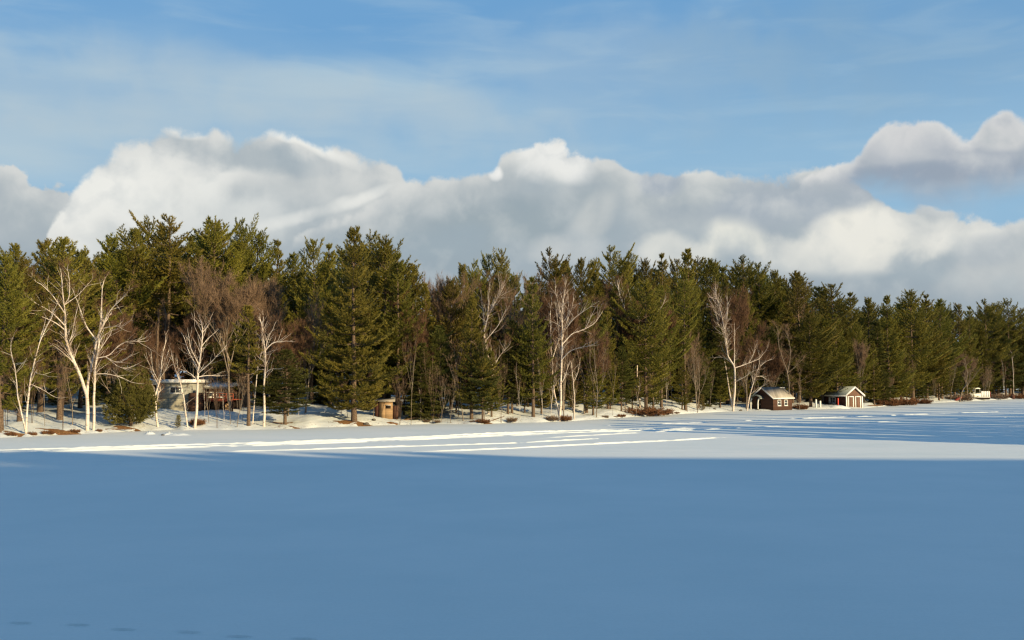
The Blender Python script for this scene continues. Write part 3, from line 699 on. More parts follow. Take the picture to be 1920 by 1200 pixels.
# ------------------------------------------------------------------ leafless trees
def grow(r, tb, tw, p, d, L, rad, lvl, mx, up=.15, spread=.6, kids=(3, 5), sides=5, wob=.12):
    n = 4 if lvl < mx else 3
    P = [np.array(p, float)]; dd = np.array(d, float)
    for i in range(n):
        dd = unit(dd + r.normal(0, wob, 3) + np.array([0, 0, up * .3])); P.append(P[-1] + dd * L / n)
    P = np.array(P); rr = np.linspace(rad, rad * .45, n + 1)
    if rad > .011: tb.tube(P, rr, max(3, sides - lvl))
    if lvl >= mx:
        tw.append((P, L)); return
    for k in range(r.randint(*kids)):
        s = r.uniform(.35, 1.0) if k else 1.0
        i = min(n - 1, int(s * n)); q = P[i] + (P[i + 1] - P[i]) * (s * n - i)
        ax = unit(r.normal(0, 1, 3)); nd = unit(unit(P[i + 1] - P[i]) + np.cross(ax, unit(P[i + 1] - P[i])) * spread * r.uniform(.6, 1.3) + np.array([0, 0, up]))
        grow(r, tb, tw, q, nd, L * r.uniform(.55, .8), rad * .45 * r.uniform(.8, 1.2) * (1.25 if k == 0 else 1), lvl + 1, mx, up, spread, kids, sides, wob)
def twigs(r, tw, per=6, L=.55, W=.018, spread=.45, up=.15):
    Ps = []; Ds = []
    for P, l in tw:
        t = r.uniform(.05, 1, per) * (len(P) - 1.001); i = t.astype(int); f = (t - i)[:, None]
        Ps.append(P[i] * (1 - f) + P[i + 1] * f); Ds.append(P[i + 1] - P[i])
    P = np.concatenate(Ps); Dv = unit(np.concatenate(Ds))
    return blades(r, P, Dv, 2, L, W, spread, up)
def bare_meshes(name, seed, H, W, stem=.45, bark='grey_bark', twig='grey_twig', mx=5, up=.25, spread=.55, kids=(3, 5), per=5, tl=.6, tw_=.02, r0=None, forks=1):
    r = np.random.RandomState(seed); tb = MB(); tw = []
    r0 = r0 or H * .011
    for k in range(forks):
        a = 2 * math.pi * k / max(1, forks) + r.rand(); ln = (0 if forks == 1 else .16)
        grow(r, tb, tw, (ln * math.cos(a) * .3, ln * math.sin(a) * .3, -.4), (ln * math.cos(a), ln * math.sin(a), 1), H * stem, r0 / math.sqrt(forks), 0, mx, up, spread, kids, 7, .06)
    V_, T_ = twigs(r, tw, per, tl, tw_)
    zmax = np.percentile(V_[:, 2], 99.5); k = H / zmax
    wmax = np.percentile(np.hypot(V_[:, 0], V_[:, 1]), 97); kx = W / wmax
    S = np.array([kx, kx, k]); tb.V = [v * S for v in tb.V]
    return (tb.mesh(name + '_trunk', M[bark], True), mesh_from(name + '_crown', V_ * S, [T_], M[twig]), H, W)
PR['maple0'] = bare_meshes('maple', 21, 15, 4.6, .40, mx=5, kids=(4, 6), per=9, tw_=.024, twig='grey_twig')
PR['maple1'] = bare_meshes('maple', 22, 14, 4.0, .42, mx=5, kids=(4, 6), per=9, tw_=.024, twig='grey_twig')
PR['red0'] = bare_meshes('bare_tree', 23, 12, 3.3, .4, mx=5, kids=(3, 6), per=5, twig='twig', tw_=.024)
PR['red1'] = bare_meshes('bare_tree', 24, 11, 3.0, .42, mx=5, kids=(3, 6), per=5, twig='twig', tw_=.024, forks=3)
PR['grey0'] = bare_meshes('bare_tree', 25, 12, 2.8, .4, mx=4, kids=(3, 6), per=6, tl=.7, tw_=.022)
PR['sap0'] = bare_meshes('sapling', 26, 7, 1.3, .6, mx=3, kids=(3, 5), per=4, tl=.6, r0=.06, tw_=.02)
PR['sap1'] = bare_meshes('sapling', 27, 7, 1.1, .65, mx=3, kids=(3, 5), per=4, tl=.6, r0=.07, twig='twig', tw_=.02)
PR['sap2'] = bare_meshes('sapling', 28, 8, 1.4, .5, mx=3, kids=(3, 5), per=4, tl=.6, r0=.08, bark='bark', tw_=.02, forks=2)
PR['sap3'] = bare_meshes('sapling', 29, 7.5, .9, .7, mx=3, kids=(4, 6), per=5, tl=.5, r0=.05, bark='birch', twig='twig', tw_=.02)
def brush_meshes(seed, W, H, twig, n=170):
    r = np.random.RandomState(seed); tb = MB(); tw = []
    for k in range(n):
        a = r.uniform(0, 6.283); q = r.uniform(0, 1) ** .6 * W * .8; p = np.array([q * math.cos(a), q * math.sin(a), -.05])
        d = unit(np.array([math.cos(a) * r.uniform(0, 1), math.sin(a) * r.uniform(0, 1), 1.0]))
        l = H * r.uniform(.5, 1.05) * (1.1 - .5 * q / W)
        P = np.array([p, p + d * l * .5 + r.normal(0, .03, 3), p + d * l + r.normal(0, .08, 3)]); tw.append((P, l))
        if k % 4 == 0: tb.tube(P, [.014, .01, .004], 3)
    V_, T_ = twigs(r, tw, 9, .34, .03, .6, .1)
    V_ = V_[:]; V_[:, 2] = np.maximum(V_[:, 2], -.05)
    return (tb.mesh('brush_stems', M['bark']), mesh_from('brush_twigs', V_, [T_], M[twig]), H, W)
PR['brush0'] = brush_meshes(31, 1.2, .9, 'dry'); PR['brush1'] = brush_meshes(32, .9, .7, 'dry', 120); PR['brush2'] = brush_meshes(33, .8, 1.1, 'grey_twig', 90)

for px, s, yt, kd, wf, lb in [
 (432, 13, 497, 'maple0', .95, 'large bare brown maple with a round twiggy crown above the deck'),
 (508, 14, 520, 'maple1', 1.0, 'smaller bare brown maple right of the large round one'),
 (215, 10, 556, 'red0', 1.1, 'reddish bare tree behind the forked white birch'),
 (118, 1.6, 655, 'sap2', 1.1, 'brown forked bare tree left of the forked white birch'),
 (572, 9, 545, 'grey0', .9, 'grey bare tree in the dark left of the giant pine'),
 (826, 9, 514, 'maple1', .85, 'grey bare tree whose twigs stand in the low skyline gap'),
 (772, 6, 545, 'red0', .7, 'reddish twiggy tree over the dark drooping hemlock'),
 (970, 14, 515, 'grey0', .8, 'pale twiggy tree left of the lone pointed pine'),
 (1010, 16, 505, 'grey0', .8, 'pale twiggy tree under the lone pointed pine'),
 (1095, 6, 575, 'red0', .9, 'red twiggy tree behind the right limb of the many stemmed birch'),
 (1056, 9, 535, 'red1', .9, 'red twiggy tree behind the many stemmed birch'),
 (1175, 12, 520, 'red0', .8, 'red twiggy crown above the pale limbed tree'),
 (1232, 12, 540, 'red1', .7, 'faint red twiggy crown right of the pale limbed tree'),
 (1308, 3, 620, 'grey0', .9, 'low bare tree right of the long sunlit bare trunk'),
 (1372, 7, 545, 'red1', .55, 'red haze of twigs behind the red topped birch'),
 (1400, 5, 600, 'red0', .8, 'reddish bare tree above the left end of the cabin'),
 (1446, 6, 640, 'red1', 1.0, 'low reddish bare tree behind the cabin roof'),
 (1482, 18, 515, 'grey0', .8, 'pale bare crown in the skyline above the cabin'),
 (1612, 5, 640, 'maple1', .6, 'pale bare tree behind the boathouse gable'),
 (1668, 3, 690, 'grey0', .7, 'bare tree in front of the wide cone pine at right'),
 (1815, 3, 660, 'maple0', .8, 'bare brown tree beside the left end of the white pontoon boat'),
 (1845, 6, 690, 'grey0', 1.2, 'low bare tree behind the white pontoon boat'),
 (292, 18, 600, 'red1', .8, 'reddish bare tree behind the flat grey house'),
 (360, 18, 580, 'red0', .9, 'reddish bare tree rising over the snowy roof'),
 (540, 8, 600, 'red1', .8, 'reddish bare tree above the low wide hemlock'),
 (860, 5, 640, 'red0', .6, 'reddish undergrowth tree left of the shore pine')]:
    place(kd, px, s, yt, lb, wf=wf, name='bare_tree')
SAPS = [(60, 5, 640), (84, 4, 665), (136, 4, 650), (205, 5, 650), (407, .8, 700), (420, 4, 690), (392, 3, 680), (432, 2.5, 690), (384, 6, 670), (455, 6, 680), (444, .7, 690), (12, 4, 650), (560, 8, 640), (640, 8, 690), (652, 5, 700), (700, 4, 690)]
rs_ = random.Random(4)
for k in range(30): SAPS.append((752 + k * 19 + rs_.uniform(-5, 5), rs_.choice([.5, .9, 1.5, 3, 5, 8]), rs_.uniform(600, 715)))
for k in range(16): SAPS.append((1335 + k * 37 + rs_.uniform(-12, 12), rs_.uniform(2, 9), rs_.uniform(655, 705)))
for px, s, yt in SAPS:
    if 1390 < px < 1480 or 1540 < px < 1625: s = max(s, 8)
    if 1812 < px < 1862: s = 8
    place(rs_.choice(['sap0', 'sap1', 'sap2', 'sap0', 'sap3']), px, s, yt, 'thin bare sapling among others like it on the wooded bank', group='bare saplings on the wooded bank', name='sapling', wf=rs_.uniform(.8, 1.2))
BR = [(1212, .7, 762, 'brush0', 'rust coloured brush heap at the foot of the broad front pine', 2.6), (1243, .6, 771, 'brush1', 'low rust brush just right of the brush heap', 2.2), (1268, .5, 772, 'brush1', 'small rust brush at the tip of the little point', 1.6),
 (90, .4, 806, 'brush1', 'brown shrub right of the thin leaning birch', 1.2), (60, .3, 809, 'brush1', 'brown shrub at the foot of the thin leaning birch', 1.0), (20, .4, 809, 'brush0', 'brown shrub at the left edge of the shore', 1.2), (140, .5, 804, 'brush1', 'brown shrub left of the forked birch foot', 1.2), (186, .5, 804, 'brush1', 'brown shrub at the broken birch foot', .9),
 (905, .5, 785, 'brush1', 'brown shrub under the low bushy evergreen', 1.6), (885, .6, 787, 'brush2', 'grey brown twigs left of the bushy evergreen foot', 1.2), (800, 1, 785, 'brush2', 'grey brown twigs right of the orange shed', 1.4), (820, .8, 786, 'brush2', 'grey brown twigs under the dark hemlocks', 1.2),
 (1135, .5, 777, 'brush2', 'grey twigs between the saplings left of the brush heap', 1.3), (1165, .6, 776, 'brush1', 'low brown shrub left of the brush heap', 1.3), (370, 1.8, 784, 'brush1', 'brown twigs behind the straight white birch foot', 1.0),
 (1500, 1, 757, 'brush0', 'rust shrub between cabin and boathouse', 1.2), (1470, 1.0, 761, 'brush2', 'twigs at the corner of the cabin', 1), (1690, 1, 745, 'brush0', 'rust brush below the wide cone pine', 1.8), (1665, 1, 747, 'brush0', 'brown brush left below the wide cone pine', 1.4), (1725, 1, 746, 'brush1', 'brown brush below the highest right pine', 1.5),
 (1910, 1, 738, 'brush0', 'rust brush at the right edge of the shore', 1.8), (1800, 2, 735, 'brush2', 'grey brush left of the pontoon boat', 2.0), (1870, 2, 735, 'brush2', 'grey brush right of the pontoon boat', 2.0), (1035, .6, 776, 'brush2', 'grey twigs left of the many stemmed birch foot', 1.2), (960, .6, 780, 'brush2', 'grey twigs at the front of the sapling stand', 1.3), (1060, .6, 778, 'brush1', 'brown shrub at the many stemmed birch foot', 1)]
for px, s, yt, kd, lb, wf in BR:
    place(kd, px, s, yt, lb, 'shrub', wf=wf, name='shrub')

# traced trees: limbs follow the photographed ones, each with its own depth
def traced(px, s, limbs, label, seed, r0=.2, bark='birch', twig='twig', name='birch_tree', side=1.0, twl=.5, cat='tree'):
    r = np.random.RandomState(seed); g_ = ground(px, s); d = g_.y; tb = MB(); tw = []
    mpp = d / F
    done = []
    for li, (pts, ra, rb) in enumerate(limbs):
        P = np.array([[(x - 960) * mpp - g_.x, 0, topz(d, y) - g_.z] for x, y in pts])
        L = np.concatenate([[0], np.cumsum(np.linalg.norm(np.diff(P, axis=0), axis=1))])
        if li and done:      # start where the parent limb is
            allp = np.concatenate(done); k = np.argmin((allp[:, 0] - P[0, 0]) ** 2 + (allp[:, 2] - P[0, 2]) ** 2)
            near = (allp[k, 0] - P[0, 0]) ** 2 + (allp[k, 2] - P[0, 2]) ** 2 < .35
            y0 = allp[k, 1] if near else r.uniform(-.3, .3)
            if near: P[0] = allp[k]
        else: y0 = 0; near = False; 
        if not near: P[0, 2] = -.4
        sl_ = r.uniform(-.55, .55) if near else r.uniform(-.08, .08)
        n = max(5, int(L[-1] / .35)); t = np.linspace(0, L[-1], n)
        Q = np.stack([np.interp(t, L, P[:, 0]), y0 + sl_ * t, np.interp(t, L, P[:, 2])], 1)
        w_ = np.stack([np.cumsum(r.normal(0, .022, n)) for _ in range(3)], 1); w_ -= np.outer(t / L[-1], w_[-1]) + w_[0] * (1 - t / L[-1])[:, None]
        Q += w_; 
        ker = np.array([.25, .5, .25]); Q[1:-1] = Q[:-2] * .25 + Q[1:-1] * .5 + Q[2:] * .25
        tb.tube(Q, np.linspace(ra, rb, n) * .8, 8 if ra > .1 else 6); done.append(Q)
        lo = .45 if ra > .13 else .15
        for k in range(int(L[-1] * 2.4 * side)):
            u = r.uniform(lo, 1) * (n - 1.001); i = int(u); q = Q[i] + (Q[i + 1] - Q[i]) * (u - i); tdir = unit(Q[i + 1] - Q[i])
            nd = unit(tdir * .9 + r.normal(0, .5, 3) + np.array([0, 0, .35]))
            grow(r, tb, tw, q, nd, r.uniform(.5, 1.8) * (1 if ra > .045 else .6), max(.015, ra * .13), 2, 3, .1, .5, (3, 5), 6, .14)
        grow(r, tb, tw, Q[-1], unit(Q[-1] - Q[-2]), r.uniform(.6, 1.2), rb, 1, 3, .15, .5, (3, 5), 6, .12)
    V_, T_ = twigs(r, tw, 6, twl, .013)
    o = bpy.data.objects.new(name, None); COL.objects.link(o); o.location = g_; tag(o, label, cat)
    link('trunk', tb.mesh(name + '_trunk', M[bark], True), o); link('crown', mesh_from(name + '_crown', V_, [T_], M[twig]), o)
    return o
traced(167, 1.2, [
 ([(167, 808), (167, 741), (157, 711), (143, 682), (128, 649), (125, 620)], .23, .15), ([(125, 620), (126, 583), (125, 521)], .12, .04),
 ([(125, 620), (110, 605), (86, 594)], .08, .03), ([(124, 612), (106, 587), (81, 570)], .08, .03), ([(126, 590), (110, 557), (93, 537)], .07, .03),
 ([(126, 576), (139, 557), (141, 526)], .07, .03), ([(126, 570), (147, 554), (159, 537)], .06, .02),
 ([(161, 806), (161, 745), (161, 711), (168, 664), (171, 634), (178, 616)], .18, .13), ([(178, 616), (179, 583), (178, 534)], .11, .035), ([(171, 634), (157, 616), (148, 590), (143, 565)], .09, .03),
 ([(178, 616), (190, 590), (205, 572), (225, 559)], .08, .025), ([(178, 618), (201, 611), (223, 611)], .07, .02), ([(143, 682), (132, 668), (118, 655)], .05, .02), ([(128, 649), (140, 632), (146, 600), (152, 585)], .06, .02)],
 'tall forked white birch with two leaning trunks near the left', 41, side=1.0)
traced(179, 1.0, [([(178, 808), (179, 748), (181, 693), (185, 656)], .17, .10), ([(184, 672), (205, 667), (220, 649), (238, 638), (258, 640)], .07, .02), ([(198, 670), (227, 682), (253, 667)], .05, .02),
 ([(200, 672), (227, 691), (245, 689)], .05, .02), ([(182, 705), (200, 700), (225, 706), (242, 716)], .05, .02), ([(184, 662), (196, 640), (203, 628)], .05, .02)],
 'white birch with a snapped top touching the forked birch', 42, side=1.2)
traced(52, .5, [([(53, 815), (55, 766), (60, 719), (71, 671), (79, 642), (95, 607)], .13, .04), ([(79, 642), (77, 623), (79, 612)], .05, .02), ([(48, 814), (49, 748), (55, 689), (53, 664)], .10, .03), ([(60, 719), (77, 728), (92, 741)], .04, .02), ([(66, 700), (82, 702), (95, 704)], .03, .012)],
 'thin leaning birch clump nearest the left edge', 43)
traced(299, .8, [([(300, 807), (294, 766), (293, 744), (300, 715), (302, 689), (304, 656)], .15, .05), ([(291, 800), (289, 770), (292, 746)], .09, .07), ([(298, 720), (288, 704), (277, 682)], .06, .02), ([(300, 712), (284, 693), (284, 672)], .06, .02), ([(301, 710), (313, 693), (322, 676)], .06, .02), ([(302, 693), (310, 671), (312, 660)], .04, .02), ([(293, 744), (280, 730), (262, 712)], .04, .015)],
 'white birch leaning in front of the left end of the grey house', 44)
traced(354, .9, [([(355, 803), (346, 752), (337, 719), (326, 689), (319, 667)], .11, .04), ([(337, 719), (330, 700), (328, 680)], .04, .02)],
 'slim white birch leaning left across the grey house wall', 45)
traced(367, .9, [([(367, 804), (370, 752), (370, 693), (376, 649), (378, 620), (374, 604)], .19, .05), ([(370, 693), (357, 671), (346, 653), (339, 634)], .09, .03), ([(370, 682), (359, 656), (355, 627)], .07, .02), ([(372, 700), (394, 684), (416, 666)], .08, .025), ([(372, 710), (386, 704), (405, 704)], .06, .02),
 ([(369, 715), (357, 700), (339, 693)], .06, .02), ([(377, 649), (386, 634), (396, 626)], .06, .02), ([(378, 625), (388, 612), (390, 600)], .04, .02)],
 'straight bright white birch in front of the red deck', 46)
traced(497, .9, [([(497, 804), (498, 730), (501, 678), (497, 642), (493, 612)], .17, .05), ([(500, 656), (513, 642), (537, 640)], .09, .025), ([(500, 660), (507, 631), (516, 618)], .06, .02), ([(474, 741), (483, 700), (489, 656), (493, 618)], .08, .03), ([(500, 693), (482, 693), (478, 700)], .06, .02), ([(501, 700), (512, 690), (522, 692)], .05, .02)],
 'white birch with a crooked top beside the low wide hemlock', 47, side=1.2)
traced(917, 5, [([(915, 788), (918, 727), (926, 692), (912, 660), (909, 625), (916, 597), (928, 572), (940, 548)], .17, .04), ([(926, 692), (935, 670), (948, 655)], .06, .02), ([(909, 625), (906, 590), (902, 550)], .08, .02), ([(916, 597), (916, 570), (918, 540)], .07, .02), ([(918, 640), (932, 615), (945, 590)], .07, .02)],
 'russet topped birch with pale limbs right of the shore pine', 48, side=2.0, twl=.6)
traced(1048, 1.0, [([(1049, 784), (1050, 723), (1052, 673), (1053, 627), (1054, 593), (1058, 550)], .20, .05), ([(1054, 593), (1046, 570), (1042, 550)], .08, .03), ([(1041, 784), (1040, 727), (1038, 673), (1037, 640), (1035, 587), (1037, 565)], .13, .04), ([(1052, 673), (1067, 658), (1087, 652), (1100, 650)], .09, .03),
 ([(1053, 645), (1073, 625), (1097, 617), (1115, 607), (1125, 592)], .10, .025), ([(1053, 640), (1062, 607), (1072, 583), (1076, 562)], .08, .03), ([(1058, 622), (1077, 597), (1097, 583), (1110, 574)], .06, .02), ([(1042, 672), (1050, 633), (1045, 580)], .08, .03), ([(1062, 607), (1068, 585), (1064, 560)], .05, .02), ([(1097, 617), (1105, 600), (1112, 585)], .04, .02), ([(1050, 723), (1060, 705), (1064, 690)], .06, .03)],
 'many stemmed white birch with a long right limb at centre right', 49, side=1.6, twl=.6)
traced(1077, .9, [([(1077, 786), (1077, 733), (1072, 688)], .10, .05), ([(1075, 715), (1084, 700), (1088, 680)], .04, .02)], 'short single white birch stem right of the many stemmed birch', 50)
traced(1198, 9, [([(1200, 778), (1196, 700), (1193, 660), (1192, 637), (1180, 607), (1173, 580), (1163, 553), (1160, 535)], .16, .04), ([(1192, 637), (1203, 600), (1190, 570), (1187, 548)], .10, .03), ([(1194, 665), (1213, 620), (1230, 597), (1240, 573)], .09, .03), ([(1193, 655), (1178, 640), (1170, 630)], .05, .02)],
 'pale limbed bare tree tangled in the boughs of the broad front pine', 51, side=1.4)
traced(1373, .8, [([(1373, 771), (1377, 723), (1377, 687), (1365, 667), (1363, 627), (1357, 590), (1345, 548)], .24, .05), ([(1368, 768), (1367, 707), (1364, 673), (1360, 627), (1355, 583), (1357, 550)], .14, .04), ([(1377, 687), (1380, 660), (1385, 620)], .10, .04), ([(1377, 692), (1403, 682), (1427, 673), (1437, 660)], .10, .03),
 ([(1376, 715), (1393, 707), (1407, 697)], .08, .03), ([(1364, 640), (1370, 600), (1375, 570)], .09, .03), ([(1375, 683), (1360, 670), (1340, 670)], .07, .02), ([(1363, 620), (1366, 590), (1366, 560)], .06, .02), ([(1359, 600), (1349, 575), (1337, 560)], .05, .02), ([(1405, 681), (1415, 665), (1420, 650)], .05, .02)],
 'red topped white birch just left of the brown cabin', 52, side=1.8, twl=.6)
traced(1398, .7, [([(1398, 770), (1403, 747), (1413, 720), (1422, 690), (1437, 678)], .15, .05), ([(1417, 707), (1428, 704), (1440, 712)], .06, .02), ([(1405, 740), (1420, 727), (1432, 722)], .05, .02), ([(1413, 718), (1408, 700), (1411, 690)], .05, .02), ([(1422, 690), (1426, 676), (1424, 664)], .05, .02)],
 'white birch leaning right over the cabin gable', 53, side=1.6)
traced(1478, .8, [([(1478, 767), (1478, 720), (1473, 690), (1460, 653), (1459, 625)], .13, .04), ([(1478, 700), (1485, 670), (1487, 653), (1483, 620)], .09, .03), ([(1476, 700), (1490, 690), (1500, 680)], .05, .02), ([(1498, 766), (1499, 735), (1500, 710)], .07, .03)],
 'grey forked bare tree at the right corner of the cabin', 54, bark='grey_bark', twig='grey_twig', name='bare_tree', side=1.5)
traced(1900, 2, [([(1898, 738), (1899, 715), (1897, 690), (1895, 668)], .10, .05)], 'pale bare trunk near the right edge with a white foot', 55, name='bare_tree', side=.7)
traced(1790, 1.2, [([(1797, 750), (1802, 735), (1812, 720), (1815, 700), (1812, 680)], .2, .07), ([(1806, 730), (1818, 715), (1828, 700)], .1, .04)], 'crooked bare tree leaning over the red canoe', 56, bark='grey_bark', twig='grey_twig', name='bare_tree')
for px, s, y, r_, lb in [(5, 1.2, 700, .16, 'thick grey trunk at the very left edge'), (296, 15, 610, .22, 'left one of two bare trunks behind the grey house roof'), (305, 17, 590, .2, 'right one of two bare trunks behind the grey house roof')]:
    traced(px, s, [([(px, 812), (px + 1, 760), (px - 1, y + 20), (px, y)], r_, r_ * .7)], lb, int(px) + 60, bark='bark', twig='grey_twig', name='bare_tree', side=.5)
# ------------------------------------------------------------------ buildings and small things
def root(name, loc, rz, label, cat, group=None):
    o = bpy.data.objects.new(name, None); COL.objects.link(o); o.location = loc; o.rotation_euler = (0, 0, rz); o.empty_display_size = .3
    return tag(o, label, cat, group)
def box(name, m, parent, *b):
    """one mesh of several boxes (x0,y0,z0,x1,y1,z1)"""
    mb = MB()
    for q in b: mb.box(*q)
    return mb.build(name, M[m] if isinstance(m, str) else m, parent)
def window(parent, axis, at, c, z, w_, h, out, label=None, bars=1, mull=0):
    """window in a wall; axis 'x': wall plane x=at, 'y': y=at; out = +1/-1 outward; c centre along the wall"""
    def bx(u0, z0, u1, z1, o0, o1):
        a, b = sorted((at + out * o0, at + out * o1))
        return (a, u0, z0, b, u1, z1) if axis == 'x' else (u0, a, z0, u1, b, z1)
    t = .09
    f = box('window', 'white', parent, bx(c - w_ / 2, z - h / 2, c - w_ / 2 + t, z + h / 2, -.02, .06), bx(c + w_ / 2 - t, z - h / 2, c + w_ / 2, z + h / 2, -.02, .06),
            bx(c - w_ / 2 + t, z + h / 2 - t, c + w_ / 2 - t, z + h / 2, -.02, .06), bx(c - w_ / 2 + t, z - h / 2, c + w_ / 2 - t, z - h / 2 + t, -.02, .06),
            *[bx(c - .025 + k, z - h / 2 + t, c + .025 + k, z + h / 2 - t, -.01, .045) for k in ([0] if mull else [])])
    box('pane', 'glass', f, bx(c - w_ / 2 + t, z - h / 2 + t, c + w_ / 2 - t, z + h / 2 - t, 0.0, .02))
    if bars: box('glazing_bar', 'white', f, bx(c - w_ / 2 + t, z - .02, c + w_ / 2 - t, z + .02, .02, .04))
    box('sill', 'white', f, bx(c - w_ / 2 - .05, z - h / 2 - .06, c + w_ / 2 + .05, z - h / 2, -.02, .10))
    return f
def gable_walls(w_, l, h, rise, t=.12):
    """closed gabled body, gable ends at y=0 and y=l, width w_ along x centred"""
    mb = MB(); x = w_ / 2
    v = [(-x, 0, -.5), (x, 0, -.5), (x, 0, h), (0, 0, h + rise), (-x, 0, h), (-x, l, -.5), (x, l, -.5), (x, l, h), (0, l, h + rise), (-x, l, h)]
    mb.add(v, [(0, 5, 6, 1), (1, 6, 7, 2), (0, 4, 9, 5), (2, 7, 8, 3), (4, 3, 8, 9)]); mb.add([v[i] for i in (0, 1, 2, 3, 4)], [(0, 1, 2, 4)], [(4, 2, 3)]); mb.add([v[i] for i in (5, 6, 7, 8, 9)], [(1, 0, 4, 2)], [(2, 4, 3)])
    return mb
def gable_roof(w_, l, h, rise, over=.25, t=.12, lift=.03):
    mb = MB(); x = w_ / 2; k = rise / x; xo = x + over; y0, y1 = -over, l + over
    for s in (-1, 1):
        a = (0, h + rise + lift); b = (s * xo, h - over * k + lift)
        lo = [(a[0], y0, a[1]), (b[0], y0, b[1]), (b[0], y1, b[1]), (a[0], y1, a[1])]
        mb.hexa([*lo, *[(p[0], p[1], p[2] + t) for p in lo]])
    return mb
def gable_trim(w_, l, h, rise, over=.25, hgt=.2, lift=.03, y=None):
    """white bargeboards on the front gable and fascia along both eaves"""
    mb = MB(); x = w_ / 2; k = rise / x; xo = x + over; y0 = -over - .04
    for s in (-1, 1):
        lo = [(0, y0, h + rise + lift - hgt), (s * xo, y0, h - over * k + lift - hgt), (s * xo, y0 + .037, h - over * k + lift - hgt), (0, y0 + .037, h + rise + lift - hgt)]
        mb.hexa([*lo, *[(p[0], p[1], p[2] + hgt + .135) for p in lo]])
        mb.box(min(s * xo, s * (xo + .04)), -over, h - over * k + lift - hgt + .06, max(s * xo, s * (xo + .04)), l + over, h - over * k + lift + .12)
    return mb

# --- brown cabin with a porch
p = ground(1430, 2.6)
cab = root('cabin', (p.x, p.y, p.z - .1), -R(47), 'small dark brown cabin with a pale roof, curved porch hood and two windows', 'cabin')
W_, L_, H_, RS = 4.1, 5.6, 2.05, 1.55
gable_walls(W_, L_, H_, RS).build('wall', M['brown'], cab)
rf_ = gable_roof(W_, L_, H_, RS, .3).build('roof', M['shingle'], cab)
box('snow_patch', 'roofsnow', rf_, (.25, L_ - 1.1, H_ + RS - .02, .5, L_ + .2, H_ + RS + .04))
gable_trim(W_, L_, H_, RS, .3, .14).build('trim', M['white'], cab)
for c in (1.75, 3.7): window(cab, 'x', W_ / 2, c, 1.15, 1.0, 1.0, 1)
pc_ = MB()   # curved porch hood
n = 9
for i in range(n - 1):
    a0, a1 = math.pi * i / (n - 1), math.pi * (i + 1) / (n - 1)
    q = [(-.75 - 1.05 * math.cos(a), z) for a in (a0, a1) for z in (1.75 + .62 * math.sin(a),)]
    lo = [(q[0][0], -1.25, q[0][1]), (q[1][0], -1.25, q[1][1]), (q[1][0], -.03, q[1][1]), (q[0][0], -.03, q[0][1])]
    pc_.hexa([*lo, *[(v[0], v[1], v[2] + .12) for v in lo]])
pc_.build('porch_hood', M['roof_green'], cab)
for x0, dx in ((-1.55, 0), (-.15, 0)):
    mb = MB(); mb.tube([(x0, -1.15, -.2), (x0, -1.15, 1.1), (x0 + .06, -1.15, 1.5), (x0 + .22, -1.15, 1.85)], [.11, .11, .11, .1], 6); mb.build('porch_post', M['white'], cab)
d_ = box('door', 'dark', cab, (-1.15, -.05, -.05, -.35, .01, 1.8)); box('handle', 'white', d_, (-.5, -.09, .85, -.44, -.05, .97))
box('foundation', 'rock', cab, (-W_ / 2 + .1, -.1, -.5, W_ / 2 - .1, -.02, -.02))

# --- boathouse with two doors
p = ground(1602, 1.6)
bh = root('boathouse', (p.x, p.y, p.z - .12), R(22), 'red brown boathouse with two narrow white framed doors in its gable', 'boathouse')
W_, L_, H_, RS = 3.7, 6.4, 2.35, 1.35
gable_walls(W_, L_, H_, RS).build('wall', M['redbrown'], bh)
tri = MB(); tri.hexa([(-W_ / 2 + .02, -.03, -.4), (W_ / 2 - .02, -.03, -.4), (W_ / 2 - .02, -.003, -.4), (-W_ / 2 + .02, -.003, -.4), (-W_ / 2 + .02, -.03, H_), (W_ / 2 - .02, -.03, H_), (W_ / 2 - .02, -.003, H_), (-W_ / 2 + .02, -.003, H_)])
tri.add([(-W_ / 2 + .04, -.03, H_ + .001), (W_ / 2 - .04, -.03, H_ + .001), (0, -.03, H_ + RS - .04)], (), [(0, 1, 2)])
tag(tri.build('sunlit_gable_board', M['door'], bh), 'pinkish brown sunlit gable front')  # lighter board carries the gable's sunlight in its colour, the dark siding the shade
gable_roof(W_, L_, H_, RS, .3).build('roof', M['roof_green'], bh)
gable_trim(W_, L_, H_, RS, .3, .2).build('trim', M['white'], bh)
box('corner_board', 'white', bh, (-W_ / 2 - .02, -.06, -.3, -W_ / 2 + .26, -.032, H_ - .02)); box('corner_board', 'white', bh, (W_ / 2 - .26, -.06, -.3, W_ / 2 + .02, -.032, H_ - .02))
for c in (-.78, .78):
    f = box('door_frame', 'white', bh, (c - .62, -.07, -.2, c - .44, -.033, 2.1), (c + .44, -.07, -.2, c + .62, -.033, 2.1), (c - .44, -.07, 1.92, c + .44, -.033, 2.1))
    box('door', 'door', bh, (c - .43, -.055, -.2, c + .43, -.032, 1.9)); box('handle', 'dark', f, (c + .3, -.09, .9, c + .34, -.056, 1.02))
window(bh, 'x', -W_ / 2, 3.6, 1.35, 1.5, 1.15, -1, bars=0, mull=1)
box('shutter', 'white', bh, (-W_ / 2 - .05, 4.4, .75, -W_ / 2 - .003, 4.75, 1.95))
